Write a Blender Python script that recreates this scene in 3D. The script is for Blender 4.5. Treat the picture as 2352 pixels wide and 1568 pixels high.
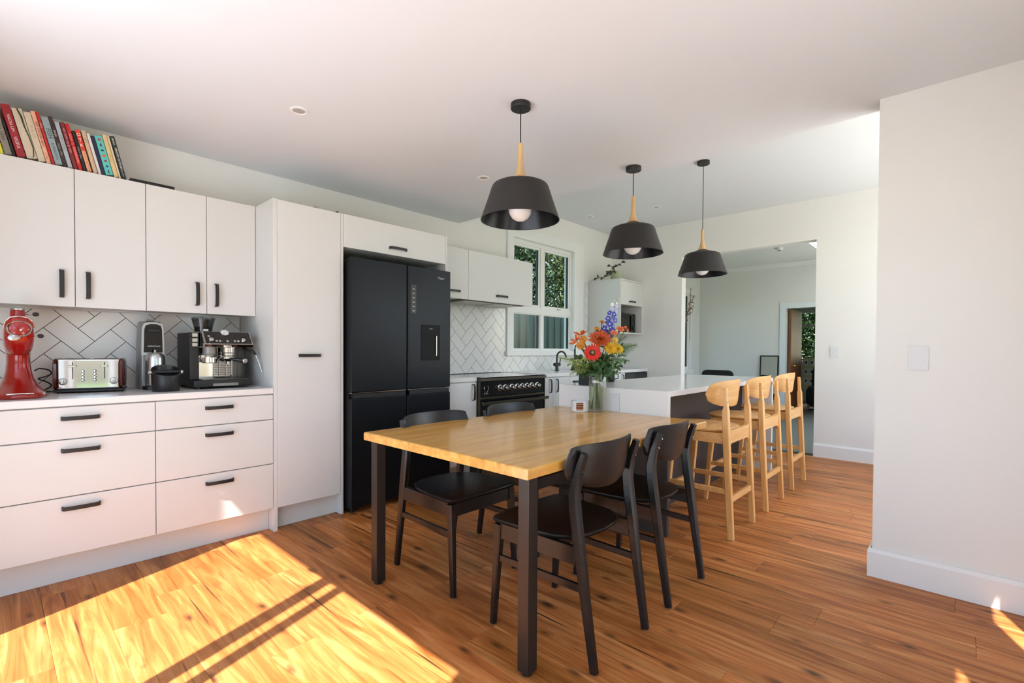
import bpy, bmesh, math, random
from mathutils import Vector, Matrix
random.seed(7)
for o in list(bpy.data.objects): bpy.data.objects.remove(o)
scene = bpy.context.scene
COL = scene.collection
R = math.radians

# ------------------------------------------------------------------ camera
FPX, CX, CY, EYE = 1107.07, 1174.79, 822.27, 1.14
yaw, pitch, roll = R(42.8605), R(-0.94868), R(0.31045)
fw = Vector((math.cos(yaw)*math.cos(pitch), math.sin(yaw)*math.cos(pitch), math.sin(pitch)))
rt = fw.cross(Vector((0, 0, 1))).normalized(); up = rt.cross(fw)
r2 = math.cos(roll)*rt + math.sin(roll)*up; u2 = -math.sin(roll)*rt + math.cos(roll)*up
cam_d = bpy.data.cameras.new('camera'); cam = bpy.data.objects.new('camera', cam_d); COL.objects.link(cam)
cam_d.sensor_fit = 'HORIZONTAL'; cam_d.sensor_width = 36; cam_d.lens = 36*FPX/2352
cam_d.shift_x = (1176-CX)/2352; cam_d.shift_y = (CY-784)/2352
cam_d.clip_start = 0.05; cam_d.clip_end = 200
cam.matrix_world = Matrix(((r2.x, u2.x, -fw.x, 0), (r2.y, u2.y, -fw.y, 0), (r2.z, u2.z, -fw.z, EYE), (0, 0, 0, 1)))
scene.camera = cam

# ------------------------------------------------------------------ light
SUN_DIR = Vector((1, .375, -1.5)).normalized()
world = bpy.data.worlds.new('world'); scene.world = world; world.use_nodes = True
wn = world.node_tree.nodes; wl = world.node_tree.links
bg = wn['Background']; sky = wn.new('ShaderNodeTexSky'); sky.sky_type = 'NISHITA'; sky.sun_disc = False
sky.sun_elevation = R(54); sky.sun_rotation = R(110); sky.air_density = 1.0; sky.dust_density = 2.2; sky.ozone_density = .6
wl.new(sky.outputs[0], bg.inputs[0]); bg.inputs[1].default_value = 1.9
sun_d = bpy.data.lights.new('sun', 'SUN'); sun = bpy.data.objects.new('sun', sun_d); COL.objects.link(sun)
sun_d.energy = 32.0; sun_d.angle = R(.55); sun_d.color = (1, .985, .95)
sun.rotation_euler = SUN_DIR.to_track_quat('-Z', 'Y').to_euler(); sun.location = (-6, -3, 9)
def portal(name, loc, rot, sx, sy):
    d = bpy.data.lights.new(name, 'AREA'); d.shape = 'RECTANGLE'; d.size = sx; d.size_y = sy; d.cycles.is_portal = True
    o = bpy.data.objects.new(name, d); COL.objects.link(o); o.location = loc; o.rotation_euler = rot
portal('portal', (-.48, 1.37, 1.18), (0, R(-90), 0), 2.36, 2.5)
portal('portal', (.82, -.60, 1.13), (R(90), 0, 0), .4, 2.26)
portal('portal', (4.6, 3.86, 1.75), (R(-90), 0, 0), 1.2, 1.3)
portal('portal', (4.62, -.60, 1.58), (R(90), 0, 0), 2.75, 2.16)
portal('portal', (7.9, -.16, 1.4), (R(90), 0, 0), 2.4, 1.8)
portal('portal', (8.09, 3.92, 1.51), (R(-90), 0, 0), 1.7, 1.4)
vs = scene.view_settings; vs.view_transform = 'Standard'; vs.look = 'None'; vs.gamma = 1; vs.use_curve_mapping = False
vs.exposure = -1.02

# ------------------------------------------------------------------ materials
def lin(c):
    return tuple((x/12.92 if x <= .04045 else ((x+.055)/1.055)**2.4) for x in (v/255 for v in c))
MATS = {}
def nt(name):
    m = bpy.data.materials.new(name); m.use_nodes = True; MATS[name] = m
    return m, m.node_tree.nodes, m.node_tree.links, m.node_tree.nodes['Principled BSDF']
def mat(name, rgb, rough=.5, metal=0., spec=.5, var=.04, scale=18., bump=0., coat=0., aniso=None, sub=0):
    m, N, L, P = nt(name)
    P.inputs['Roughness'].default_value = rough; P.inputs['Metallic'].default_value = metal
    P.inputs['Specular IOR Level'].default_value = spec; P.inputs['Coat Weight'].default_value = coat
    tc = N.new('ShaderNodeTexCoord'); no = N.new('ShaderNodeTexNoise'); no.inputs['Scale'].default_value = scale
    no.inputs['Detail'].default_value = 4
    src = tc.outputs['Object']
    if aniso:
        mp = N.new('ShaderNodeMapping'); mp.inputs['Scale'].default_value = aniso; L.new(src, mp.inputs[0]); src = mp.outputs[0]
    L.new(src, no.inputs['Vector'])
    mx = N.new('ShaderNodeMix'); mx.data_type = 'RGBA'
    c = lin(rgb); k = 1-var; k2 = 1+var
    mx.inputs[6].default_value = (c[0]*k, c[1]*k, c[2]*k, 1); mx.inputs[7].default_value = (min(1, c[0]*k2), min(1, c[1]*k2), min(1, c[2]*k2), 1)
    L.new(no.outputs['Fac'], mx.inputs[0]); L.new(mx.outputs[2], P.inputs['Base Color'])
    if bump:
        b = N.new('ShaderNodeBump'); b.inputs['Strength'].default_value = bump; b.inputs['Distance'].default_value = .002
        L.new(no.outputs['Fac'], b.inputs['Height']); L.new(b.outputs[0], P.inputs['Normal'])
    return m
def wood(name, cols, scl, rough=.4, dark=None, knots=False, bump=.05, rnd=.0, spec=.5, coat=0., tint=None, dist=.6):
    """stretched noise grain in object space, shifted per object"""
    m, N, L, P = nt(name)
    P.inputs['Roughness'].default_value = rough; P.inputs['Specular IOR Level'].default_value = spec; P.inputs['Coat Weight'].default_value = coat
    P.inputs['Coat Roughness'].default_value = .07
    tc = N.new('ShaderNodeTexCoord'); oi = N.new('ShaderNodeObjectInfo')
    ad = N.new('ShaderNodeVectorMath'); ad.operation = 'MULTIPLY_ADD'
    cb = N.new('ShaderNodeCombineXYZ')
    for i in range(3): L.new(oi.outputs['Random'], cb.inputs[i])
    L.new(cb.outputs[0], ad.inputs[0]); ad.inputs[1].default_value = (37, 53, 71); L.new(tc.outputs['Object'], ad.inputs[2])
    mp = N.new('ShaderNodeMapping'); mp.inputs['Scale'].default_value = scl; L.new(ad.outputs[0], mp.inputs[0])
    n1 = N.new('ShaderNodeTexNoise'); n1.inputs['Scale'].default_value = 1; n1.inputs['Detail'].default_value = 7; n1.inputs['Roughness'].default_value = .62
    n1.inputs['Distortion'].default_value = dist
    L.new(mp.outputs[0], n1.inputs['Vector'])
    cr = N.new('ShaderNodeValToRGB'); e = cr.color_ramp.elements
    e[0].position = .30; e[0].color = (*lin(cols[0]), 1); e[1].position = .70; e[1].color = (*lin(cols[-1]), 1)
    if len(cols) == 3:
        k = e.new(.5); k.color = (*lin(cols[1]), 1)
    L.new(n1.outputs['Fac'], cr.inputs[0]); out = cr.outputs[0]
    if tint:
        mp4 = N.new('ShaderNodeMapping'); mp4.inputs['Scale'].default_value = tint[1]; L.new(ad.outputs[0], mp4.inputs[0])
        n4 = N.new('ShaderNodeTexNoise'); n4.inputs['Scale'].default_value = 1; n4.inputs['Detail'].default_value = 3; L.new(mp4.outputs[0], n4.inputs['Vector'])
        r4 = N.new('ShaderNodeMapRange'); r4.inputs['From Min'].default_value = .42; r4.inputs['From Max'].default_value = .68; r4.inputs['To Max'].default_value = tint[2]; L.new(n4.outputs['Fac'], r4.inputs[0])
        m4 = N.new('ShaderNodeMix'); m4.data_type = 'RGBA'; m4.blend_type = 'MULTIPLY'; L.new(r4.outputs[0], m4.inputs[0]); L.new(out, m4.inputs[6]); m4.inputs[7].default_value = (*lin(tint[0]), 1); out = m4.outputs[2]
    hs = N.new('ShaderNodeHueSaturation')
    mr = N.new('ShaderNodeMapRange'); mr.inputs['To Min'].default_value = 1-rnd; mr.inputs['To Max'].default_value = 1+rnd
    L.new(oi.outputs['Random'], mr.inputs[0]); L.new(mr.outputs[0], hs.inputs['Value']); L.new(out, hs.inputs['Color']); out = hs.outputs[0]
    if knots:
        mp2 = N.new('ShaderNodeMapping'); mp2.inputs['Scale'].default_value = tuple(s*knots[0] for s in knots[1]); L.new(ad.outputs[0], mp2.inputs[0])
        vo = N.new('ShaderNodeTexVoronoi'); vo.voronoi_dimensions = '2D'; vo.inputs['Scale'].default_value = 1; L.new(mp2.outputs[0], vo.inputs['Vector'])
        n2 = N.new('ShaderNodeTexNoise'); n2.inputs['Scale'].default_value = 2.2; n2.inputs['Detail'].default_value = 5; L.new(mp2.outputs[0], n2.inputs['Vector'])
        sm = N.new('ShaderNodeMath'); sm.operation = 'MULTIPLY_ADD'; L.new(n2.outputs['Fac'], sm.inputs[0]); sm.inputs[1].default_value = .26; L.new(vo.outputs['Distance'], sm.inputs[2])
        cr2 = N.new('ShaderNodeValToRGB'); f = cr2.color_ramp.elements
        f[0].position = .12; f[0].color = (1, 1, 1, 1); f[1].position = .225; f[1].color = (0, 0, 0, 1)
        L.new(sm.outputs[0], cr2.inputs[0])
        # long dark splits
        mp3 = N.new('ShaderNodeMapping'); mp3.inputs['Scale'].default_value = knots[2]; L.new(ad.outputs[0], mp3.inputs[0])
        n3 = N.new('ShaderNodeTexNoise'); n3.inputs['Scale'].default_value = 1; n3.inputs['Detail'].default_value = 3; L.new(mp3.outputs[0], n3.inputs['Vector'])
        cr3 = N.new('ShaderNodeValToRGB'); g = cr3.color_ramp.elements
        g[0].position = .27; g[0].color = (1, 1, 1, 1); g[1].position = .36; g[1].color = (0, 0, 0, 1)
        L.new(n3.outputs['Fac'], cr3.inputs[0])
        mxx = N.new('ShaderNodeMath'); mxx.operation = 'MAXIMUM'; L.new(cr2.outputs[0], mxx.inputs[0]); L.new(cr3.outputs[0], mxx.inputs[1])
        mu = N.new('ShaderNodeMath'); mu.operation = 'MULTIPLY'; mu.inputs[1].default_value = knots[3]; L.new(mxx.outputs[0], mu.inputs[0])
        mx = N.new('ShaderNodeMix'); mx.data_type = 'RGBA'; L.new(mu.outputs[0], mx.inputs[0]); L.new(out, mx.inputs[6]); mx.inputs[7].default_value = (*lin(dark), 1)
        out = mx.outputs[2]
    L.new(out, P.inputs['Base Color'])
    b = N.new('ShaderNodeBump'); b.inputs['Strength'].default_value = bump; b.inputs['Distance'].default_value = .002
    L.new(n1.outputs['Fac'], b.inputs['Height']); L.new(b.outputs[0], P.inputs['Normal'])
    return m
def glassy(name, tint, base=.04, rough=0., power=1.0):
    m, N, L, P = nt(name); N.remove(P)
    o = N['Material Output']; t = N.new('ShaderNodeBsdfTransparent'); t.inputs[0].default_value = (*tint, 1)
    g = N.new('ShaderNodeBsdfGlossy'); g.inputs['Roughness'].default_value = rough
    lw = N.new('ShaderNodeLayerWeight'); lw.inputs[0].default_value = .5
    pw = N.new('ShaderNodeMath'); pw.operation = 'POWER'; pw.inputs[1].default_value = 4.5; L.new(lw.outputs['Facing'], pw.inputs[0])
    mu = N.new('ShaderNodeMath'); mu.operation = 'MULTIPLY_ADD'; mu.inputs[1].default_value = .8*power; mu.inputs[2].default_value = base*power; L.new(pw.outputs[0], mu.inputs[0])
    mx = N.new('ShaderNodeMixShader'); L.new(mu.outputs[0], mx.inputs[0]); L.new(t.outputs[0], mx.inputs[1]); L.new(g.outputs[0], mx.inputs[2])
    L.new(mx.outputs[0], o.inputs[0]); return m
def glow(name, rgb, strength):
    m, N, L, P = nt(name); P.inputs['Base Color'].default_value = (*lin(rgb), 1)
    P.inputs['Emission Color'].default_value = (*lin(rgb), 1); P.inputs['Emission Strength'].default_value = strength
    return m

PAINT = mat('wall_paint', (236, 233, 226), .65, var=.012, scale=3)
CEIL = mat('ceiling_paint', (226, 229, 230), .75, var=.01, scale=3)
TRIM = mat('trim_paint', (238, 237, 233), .42, var=.01)
COOL = mat('cool_wall_paint', (222, 222, 216), .7, var=.012, scale=3)
CAB = mat('cabinet_satin', (214, 213, 208), .42, var=.008, scale=4)
CABIN = mat('cabinet_carcass', (210, 211, 208), .5, var=.008)
STONE = mat('worktop_stone', (226, 224, 219), .22, var=.03, scale=60)
ISL = mat('island_stone', (240, 239, 236), .12, var=.02, scale=60)
TILE = mat('glazed_tile', (228, 228, 225), .16, var=.02, scale=6)
GROUT = mat('dark_grout', (44, 43, 42), .9, var=.1, scale=90)
BLK = mat('black_powder_coat', (26, 24, 24), .42, var=.08, scale=60)
BLKM = mat('black_metal_leg', (52, 47, 43), .36, .55, var=.05, scale=30, aniso=(60, 60, 2))
BLKG = mat('black_gloss', (9, 9, 10), .08, var=.05)
BLKP = mat('black_plastic', (20, 20, 22), .38, var=.05)
FRDG = mat('dark_steel', (27, 30, 34), .36, .7, var=.03, scale=4, aniso=(90, 90, 1))
FRSD = mat('fridge_side', (26, 26, 28), .45, .3, var=.05)
CHROME = mat('chrome', (214, 212, 208), .12, 1., var=.02)
STEEL = mat('brushed_steel', (176, 174, 168), .28, 1., var=.05, scale=12, aniso=(2, 40, 40))
OVSTEEL = mat('dark_oven_steel', (92, 86, 74), .3, .9, var=.05, scale=12, aniso=(2, 40, 40))
BWOOD = wood('black_stained_ash', [(9, 8, 8), (15, 13, 13), (25, 22, 21)], (4, 4, 50), .32, bump=.25)
BWOODH = wood('black_stained_panel', [(9, 8, 8), (15, 13, 13), (27, 24, 23)], (4, 40, 60), .34, bump=.3)
BIRCH = wood('pale_birch', [(214, 154, 86), (226, 171, 102), (236, 188, 122)], (30, 30, 3), .42, bump=.04, rnd=.03)
BIRCHH = wood('pale_birch_panel', [(213, 153, 86), (225, 170, 102), (235, 187, 122)], (3, 20, 40), .4, bump=.04, rnd=.03)
NECK = wood('beech_neck', [(196, 152, 98), (212, 170, 116), (222, 184, 132)], (50, 50, 5), .5, bump=.03)
STAVE = wood('table_pine', [(200, 138, 58), (216, 160, 76), (228, 178, 98)], (2.2, 26, 26), .26, dark=(150, 92, 40), knots=(1., (1.7, 9, 9), (1.2, 40, 40), .35), bump=.003, rnd=.09, coat=.3)
PLANK = wood('floor_oak', [(148, 80, 36), (192, 118, 60), (222, 156, 96)], (19, 1.25, 6), .44, dark=(54, 31, 18), knots=(1., (4.6, 2.0, 3), (40, 1.2, 4), .9), bump=.06, rnd=.09, spec=.32, tint=((202, 204, 184), (5, .8, 2), 1.), dist=1.6)
DOORW = wood('brown_timber_door', [(104, 58, 28), (122, 70, 34), (138, 82, 42)], (20, 20, 1.6), .4, bump=.03)
DARKP = mat('charcoal_island_panel', (58, 50, 46), .5, var=.05)
SHADE = mat('black_lampshade', (40, 37, 34), .5, var=.05, spec=.4)
SHADEIN = mat('shade_inner', (14, 15, 16), .3, .3, var=.05)
BULB = mat('opal_bulb', (236, 232, 226), .25, var=.01)
RED = mat('red_enamel', (152, 18, 10), .16, var=.03, coat=.4)
DRED = mat('dark_red_enamel', (78, 16, 18), .2, var=.05, coat=.3)
GREYP = mat('grey_plastic', (140, 138, 134), .35, .3, var=.04)
SILVP = mat('silver_plastic', (176, 178, 178), .3, .5, var=.03)
WPLAS = mat('white_plastic', (226, 225, 224), .35, var=.01)
WHITEC = mat('white_ceramic', (232, 231, 228), .25, var=.01)
GLASS = glassy('window_glass', (.74, .79, .77), base=.02, power=.5)
VASEG = glassy('vase_glass', (.95, .97, .96), power=1.6)
WATER = glassy('vase_water', (.84, .87, .66), power=.6)
SMOKE = glassy('smoked_hopper', (.30, .33, .34), power=1.4)
CARPET = mat('grey_carpet', (112, 118, 112), .95, var=.2, scale=220, bump=.3)
GRASS = mat('lawn', (84, 104, 52), .9, var=.3, scale=30)
BOUNCE_DECK = mat('bounce_deck', (226, 223, 216), .8, var=.1, scale=8)  # unseen deck surface, kept pale to reflect sun indoors
LEAFA = mat('hedge_leaf', (52, 72, 36), .4, var=.5, scale=2.2)
LEAFB = mat('hedge_leaf_pale', (94, 104, 58), .4, var=.5, scale=2.6)
BARK = mat('bark', (70, 56, 44), .9, var=.2)
FENCEM = mat('corrugated_steel', (58, 72, 68), .5, .2, var=.06)
SKYL = glow('lit_panel', (255, 255, 255), 22.0)

# ------------------------------------------------------------------ mesh helpers
class MB:
    def __init__(s): s.v = []; s.f = []; s.wn = False; s.tb = False
    def add(s, vs, fs):
        b = len(s.v); s.v += [tuple(v) for v in vs]; s.f += [tuple(i+b for i in f) for f in fs]; return s
    def merge(s, o): return s.add(o.v, o.f)
    def xf(s, m): s.v = [tuple(m @ Vector(v)) for v in s.v]; return s
    def box(s, x0, x1, y0, y1, z0, z1):
        return s.add([(x0, y0, z0), (x1, y0, z0), (x1, y1, z0), (x0, y1, z0), (x0, y0, z1), (x1, y0, z1), (x1, y1, z1), (x0, y1, z1)],
                     [(0, 3, 2, 1), (4, 5, 6, 7), (0, 1, 5, 4), (1, 2, 6, 5), (2, 3, 7, 6), (3, 0, 4, 7)])
    def rbox(s, x0, x1, y0, y1, z0, z1, r=.003, seg=2):
        s.wn = True; bm = bmesh.new(); t = MB().box(x0, x1, y0, y1, z0, z1)
        vv = [bm.verts.new(p) for p in t.v]
        for f in t.f: bm.faces.new([vv[i] for i in f])
        bmesh.ops.bevel(bm, geom=list(bm.edges), offset=r, segments=seg, profile=.5, affect='EDGES')
        bm.verts.index_update(); s.add([v.co[:] for v in bm.verts], [[v.index for v in f.verts] for f in bm.faces]); bm.free(); return s
    def lathe(s, prof, seg=24, c=(0, 0, 0), m=None, caps=True):
        n = len(prof); vs = []; fs = []
        for r, z in prof:
            for k in range(seg):
                a = 2*math.pi*k/seg; vs.append(Vector((r*math.cos(a), r*math.sin(a), z)))
        for i in range(n-1):
            for k in range(seg):
                a, b = i*seg+k, i*seg+(k+1) % seg
                fs.append((a, b, b+seg, a+seg))
        if caps:
            if prof[0][0] > 1e-6: fs.append(tuple(reversed(range(seg))))
            if prof[-1][0] > 1e-6: fs.append(tuple(range((n-1)*seg, n*seg)))
        if m is not None: vs = [m @ v for v in vs]
        cc = Vector(c); return s.add([v+cc for v in vs], fs)
    def tube(s, path, r, seg=8, caps=True):
        s.tb = True; P = [Vector(p) for p in path]; n = len(P); rr = r if isinstance(r, (list, tuple)) else [r]*n
        vs = []; fs = []; nrm = None
        for i in range(n):
            t = (P[min(i+1, n-1)]-P[max(i-1, 0)]).normalized()
            if nrm is None:
                a = Vector((0, 0, 1)) if abs(t.z) < .9 else Vector((1, 0, 0)); nrm = t.cross(a).normalized()
            else:
                nrm = (nrm - t*nrm.dot(t)).normalized()
            b = t.cross(nrm)
            for k in range(seg):
                a = 2*math.pi*k/seg; vs.append(P[i] + (nrm*math.cos(a)+b*math.sin(a))*rr[i])
        for i in range(n-1):
            for k in range(seg):
                a, b = i*seg+k, i*seg+(k+1) % seg; fs.append((a, b, b+seg, a+seg))
        if caps: fs += [tuple(reversed(range(seg))), tuple(range((n-1)*seg, n*seg))]
        return s.add(vs, fs)
    def sweep(s, path, upv, w, t, ch=.2):
        """rectangular bar with chamfered corners; w along upv, t across"""
        P = [Vector(p) for p in path]; n = len(P); U = Vector(upv).normalized(); vs = []; fs = []
        ww = w if isinstance(w, (list, tuple)) else [w]*n; tt = t if isinstance(t, (list, tuple)) else [t]*n
        for i in range(n):
            tg = (P[min(i+1, n-1)]-P[max(i-1, 0)]).normalized(); nn = tg.cross(U).normalized(); uu = nn.cross(tg).normalized()
            a, b = ww[i]/2, tt[i]/2; c = ch*min(a, b)
            for (p, q) in ((a, b-c), (a-c, b), (-a+c, b), (-a, b-c), (-a, -b+c), (-a+c, -b), (a-c, -b), (a, -b+c)):
                vs.append(P[i]+uu*p+nn*q)
        for i in range(n-1):
            for k in range(8):
                a, b = i*8+k, i*8+(k+1) % 8; fs.append((a, b, b+8, a+8))
        fs += [tuple(reversed(range(8))), tuple(range((n-1)*8, n*8))]
        return s.add(vs, fs)
    def prism(s, poly, ax, d0, d1):
        """extrude a 2D polygon along axis ax between d0 and d1"""
        def p3(a, b, d): return {'x': (d, a, b), 'y': (a, d, b), 'z': (a, b, d)}[ax]
        n = len(poly); vs = [p3(a, b, d0) for a, b in poly]+[p3(a, b, d1) for a, b in poly]
        fs = [tuple(range(n)), tuple(reversed(range(n, 2*n)))]+[(i, n+i, n+(i+1) % n, (i+1) % n) for i in range(n)]
        return s.add(vs, fs)
    def loft(s, secs):
        n = len(secs[0]); vs = [p for c in secs for p in c]; fs = []
        for i in range(len(secs)-1):
            for k in range(n):
                a, b = i*n+k, i*n+(k+1) % n; fs.append((a, b, b+n, a+n))
        fs += [tuple(reversed(range(n))), tuple(range((len(secs)-1)*n, len(secs)*n))]
        return s.add(vs, fs)
    def mesh(s, name, ang=35):
        me = bpy.data.meshes.new(name); me.from_pydata(s.v, [], s.f); me.update()
        bm = bmesh.new(); bm.from_mesh(me); bmesh.ops.recalc_face_normals(bm, faces=bm.faces); bm.to_mesh(me); bm.free()
        for p in me.polygons: p.use_smooth = True
        me.set_sharp_from_angle(angle=R(ang)); return me
def smooth(P, n=6):
    P = [Vector(p) for p in P]; out = []
    for i in range(len(P)-1):
        a, b, c, d = P[max(i-1, 0)], P[i], P[i+1], P[min(i+2, len(P)-1)]
        for k in range(n):
            t = k/n; out.append(.5*((2*b)+(c-a)*t+(2*a-5*b+4*c-d)*t*t+(3*b-a-3*c+d)*t**3))
    return out+[P[-1]]
def base_of(o):
    v = Vector((0, 0, 0))
    while o: v += o.location; o = o.parent
    return v
def ob(name, mb, m, parent=None, label=None, ang=35, raw=False, loc=None):
    """link a mesh object; vertices are given in the parent's root frame (world for one-off things)"""
    if parent is not None and not raw:
        b = base_of(parent); mb.v = [(v[0]-b.x, v[1]-b.y, v[2]-b.z) for v in mb.v]
    wn_ = isinstance(mb, MB) and mb.wn
    if isinstance(mb, MB) and mb.tb: ang = max(ang, 50)
    me = mb.mesh(name, ang) if isinstance(mb, MB) else mb
    me.materials.clear(); me.materials.append(m)
    o = bpy.data.objects.new(name, me); COL.objects.link(o)
    if loc: o.location = loc
    if wn_: w_ = o.modifiers.new('weighted', 'WEIGHTED_NORMAL'); w_.keep_sharp = True; w_.weight = 90
    if parent is not None: o.parent = parent
    if label: o['label'] = label
    return o
def tag(o, label, cat, group=None, kind=None):
    o['label'] = label
    if cat: o['category'] = cat
    if group: o['group'] = group
    if kind: o['kind'] = kind
    return o
def thing(name, label, cat, loc=(0, 0, 0), rz=0, group=None):
    o = bpy.data.objects.new(name, None); COL.objects.link(o); o.empty_display_size = .1
    o.location = loc; o.rotation_euler = (0, 0, rz); return tag(o, label, cat, group)
def struct(name, mb, m, label=None):
    o = ob(name, mb, m); o['kind'] = 'structure'
    if label: o['label'] = label
    return o
def dup(o, loc=None, rz=None, label=None, parent=None):
    c = o.copy(); COL.objects.link(c)
    if parent is not None: c.parent = parent
    if loc is not None: c.location = loc
    if rz is not None: c.rotation_euler = (0, 0, rz)
    if label: c['label'] = label
    for ch in list(o.children): dup(ch, parent=c)
    return c
def textmesh(body, size, align='CENTER', sx=1.0, bold=0.0, flat=.0003):
    if body.startswith('~'):          # lettering too blurred to read: short uneven strokes, one group per word
        mb = MB(); x = 0.; rn_ = random.Random(len(body)*31+int(size*1e5))
        for c in body[1:]:
            if c == ' ': x += .45*size; continue
            h = size*rn_.choice((.30, .30, .36, .42)); mb.box(x, x+.10*size, -h, h, -flat, flat)
            if rn_.random() < .6: k = rn_.choice((-h, h-.09*size, -.05*size)); mb.box(x+.10*size, x+.32*size, k, k+.09*size, -flat, flat)
            x += .44*size
        mb.v = [(v[0]-x/2, v[1], v[2]) for v in mb.v]; return mb
    cu = bpy.data.curves.new('lettering', 'FONT'); cu.body = body; cu.size = size; cu.align_x = align; cu.align_y = 'CENTER'
    cu.extrude = flat; cu.offset = bold; cu.resolution_u = 2
    t = bpy.data.objects.new('lettering', cu); COL.objects.link(t); bpy.context.view_layer.update()
    me = bpy.data.meshes.new_from_object(t.evaluated_get(bpy.context.evaluated_depsgraph_get()))
    mb = MB(); mb.add([(v.co.x*sx, v.co.y, v.co.z) for v in me.vertices], [list(p.vertices) for p in me.polygons])
    bpy.data.objects.remove(t); bpy.data.curves.remove(cu); bpy.data.meshes.remove(me); return mb
def frame_m(xa, ya, org):
    X = Vector(xa).normalized(); Y = Vector(ya).normalized(); Z = X.cross(Y)
    return Matrix(((X.x, Y.x, Z.x, org[0]), (X.y, Y.y, Z.y, org[1]), (X.z, Y.z, Z.z, org[2]), (0, 0, 0, 1)))
def aim(n, org, spin=0.):
    """matrix whose +Z points along n"""
    n = Vector(n).normalized(); return Matrix.Translation(Vector(org)) @ n.to_track_quat('Z', 'Y').to_matrix().to_4x4() @ Matrix.Rotation(spin, 4, 'Z')
def rrect(cx, cy, w, h, r, n=4):
    pts = []
    for (sx, sy, a0) in ((1, 1, 0), (-1, 1, 90), (-1, -1, 180), (1, -1, 270)):
        for k in range(n+1):
            a = R(a0+90*k/n); pts.append((cx+sx*(w/2-r)+r*math.cos(a), cy+sy*(h/2-r)+r*math.sin(a)))
    return pts

# ------------------------------------------------------------------ setting
YW, ZC, ZC2, XF = 3.70, 2.41, 2.80, 6.10          # left wall, near ceiling, far ceiling, far wall
XB, YF = -.40, -.52                                # glazed walls behind the camera
floor = struct('floor', MB().box(XB, XF+.12, YF, YW, -.05, -.0065), mat('subfloor', (60, 45, 34), .9), 'timber-look floor of long brown boards')
PW, PL = .181, 1.22; x = XB; meshes = {}
while x < XF:
    y = YF - random.random()*PL
    while y < YW:
        a, b = max(y, YF), min(y+PL, YW); w = min(PW, XF-x)
        if b-a > .02:
            k = (round(b-a, 4), round(w, 4))
            if k not in meshes:
                L_, W_ = b-a-.0006, w-.0006; c = .0009
                t = MB().add([(0, 0, -.006), (W_, 0, -.006), (W_, L_, -.006), (0, L_, -.006), (0, 0, -c), (W_, 0, -c), (W_, L_, -c), (0, L_, -c),
                              (c, c, 0), (W_-c, c, 0), (W_-c, L_-c, 0), (c, L_-c, 0)],
                             [(0, 3, 2, 1), (0, 1, 5, 4), (1, 2, 6, 5), (2, 3, 7, 6), (3, 0, 4, 7), (4, 5, 9, 8), (5, 6, 10, 9), (6, 7, 11, 10), (7, 4, 8, 11), (8, 9, 10, 11)])
                meshes[k] = t.mesh('plank', 20)
            ob('plank', meshes[k], PLANK, floor, raw=True, loc=(x, a, 0))
        y += PL
    x += PW
# left wall with the kitchen window opening
WX0, WX1, WZ0, WZ1 = 4.0, 5.16, 1.135, 2.42
wl_ = MB()
for bx in ((XB-.1, WX0, YW, YW+.14, 0, 2.95), (WX1, XF+.12, YW, YW+.14, 0, 2.95), (WX0, WX1, YW, YW+.14, 0, WZ0), (WX0, WX1, YW, YW+.14, WZ1, 2.95)): wl_.box(*bx)
wall_left = struct('wall_left', wl_, PAINT, 'white left wall behind the kitchen cabinets')
OY0, OY1, OZ = 1.15, 2.65, 2.36
wf = MB()
for bx in ((XF, XF+.12, OY1, YW, 0, 2.95), (XF, XF+.12, -.7, OY0, 0, 2.95), (XF, XF+.12, OY0, OY1, OZ, 2.95)): wf.box(*bx)
struct('wall_far', wf, PAINT, 'white far wall with a wide opening to the next room')
struct('wall_right', MB().box(3.05, 3.2, YF, .31, 0, 2.95), PAINT, 'white wall end in the right foreground')
struct('trim_1', MB().box(3.13, 3.2, .31, YW, 2.412, 2.95), CEIL, 'white ceiling edge where the ceiling steps up')
struct('ceiling', MB().box(XB-.1, 3.13, YF-.1, YW, ZC, ZC+.12), CEIL, 'lower white ceiling above the dining table')
struct('ceiling', MB().box(3.2, XF, YF-.1, YW, ZC2, ZC2+.12), CEIL, 'higher white ceiling over the kitchen island')
# glazed walls behind the camera
wb = MB(); T0, T1 = XB-.06, XB; HB = 2.35
for bx in ((T0, T1, 2.615, YW, 0, ZC), (T0, T1, YF-.1, 2.615, HB, ZC), (T0, T1, YF-.1, .12, 0, HB)): wb.box(*bx)
for (a, b) in ((1.655, 1.728), (1.535, 1.588), (.63, .70)): wb.box(T0+.01, T1-.01, a, b, 0, HB)
wb.box(T0, T1, .12, 2.615, -.05, .0)
struct('wall_back', wb, TRIM, 'white wall with tall glazed doors letting the sun in')
wr = MB(); U0, U1 = YF-.06, YF
for bx in ((XB, .62, U0, U1, 0, ZC), (.62, 1.02, U0, U1, 2.27, ZC), (1.02, 1.68, U0, U1, 0, ZC), (1.68, 2.03, U0, U1, 1.80, ZC), (2.03, 3.2, U0, U1, 0, ZC), (3.2, 3.25, U0, U1, 0, 2.9), (6.0, XF+.1, U0, U1, 0, 2.9), (3.25, 6.0, U0, U1, 0, .5), (3.25, 6.0, U0, U1, 2.66, 2.9), (4.6, 4.66, U0, U1, .5, 2.66), (XB, 2.03, U0, U1, -.05, 0)): wr.box(*bx)
struct('wall_front', wr, PAINT, 'white side wall with glazed doors and a far window opening added for light')  # wide far opening is an added, unseen window that lights the kitchen end
struct('added_eave', MB().box(3.0, 9.6, YF-1.0, YF-.06, 2.80, 2.88), TRIM, 'unseen eave added to keep the sun out of the side windows')  # added out of view to block direct sun at the added windows
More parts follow.
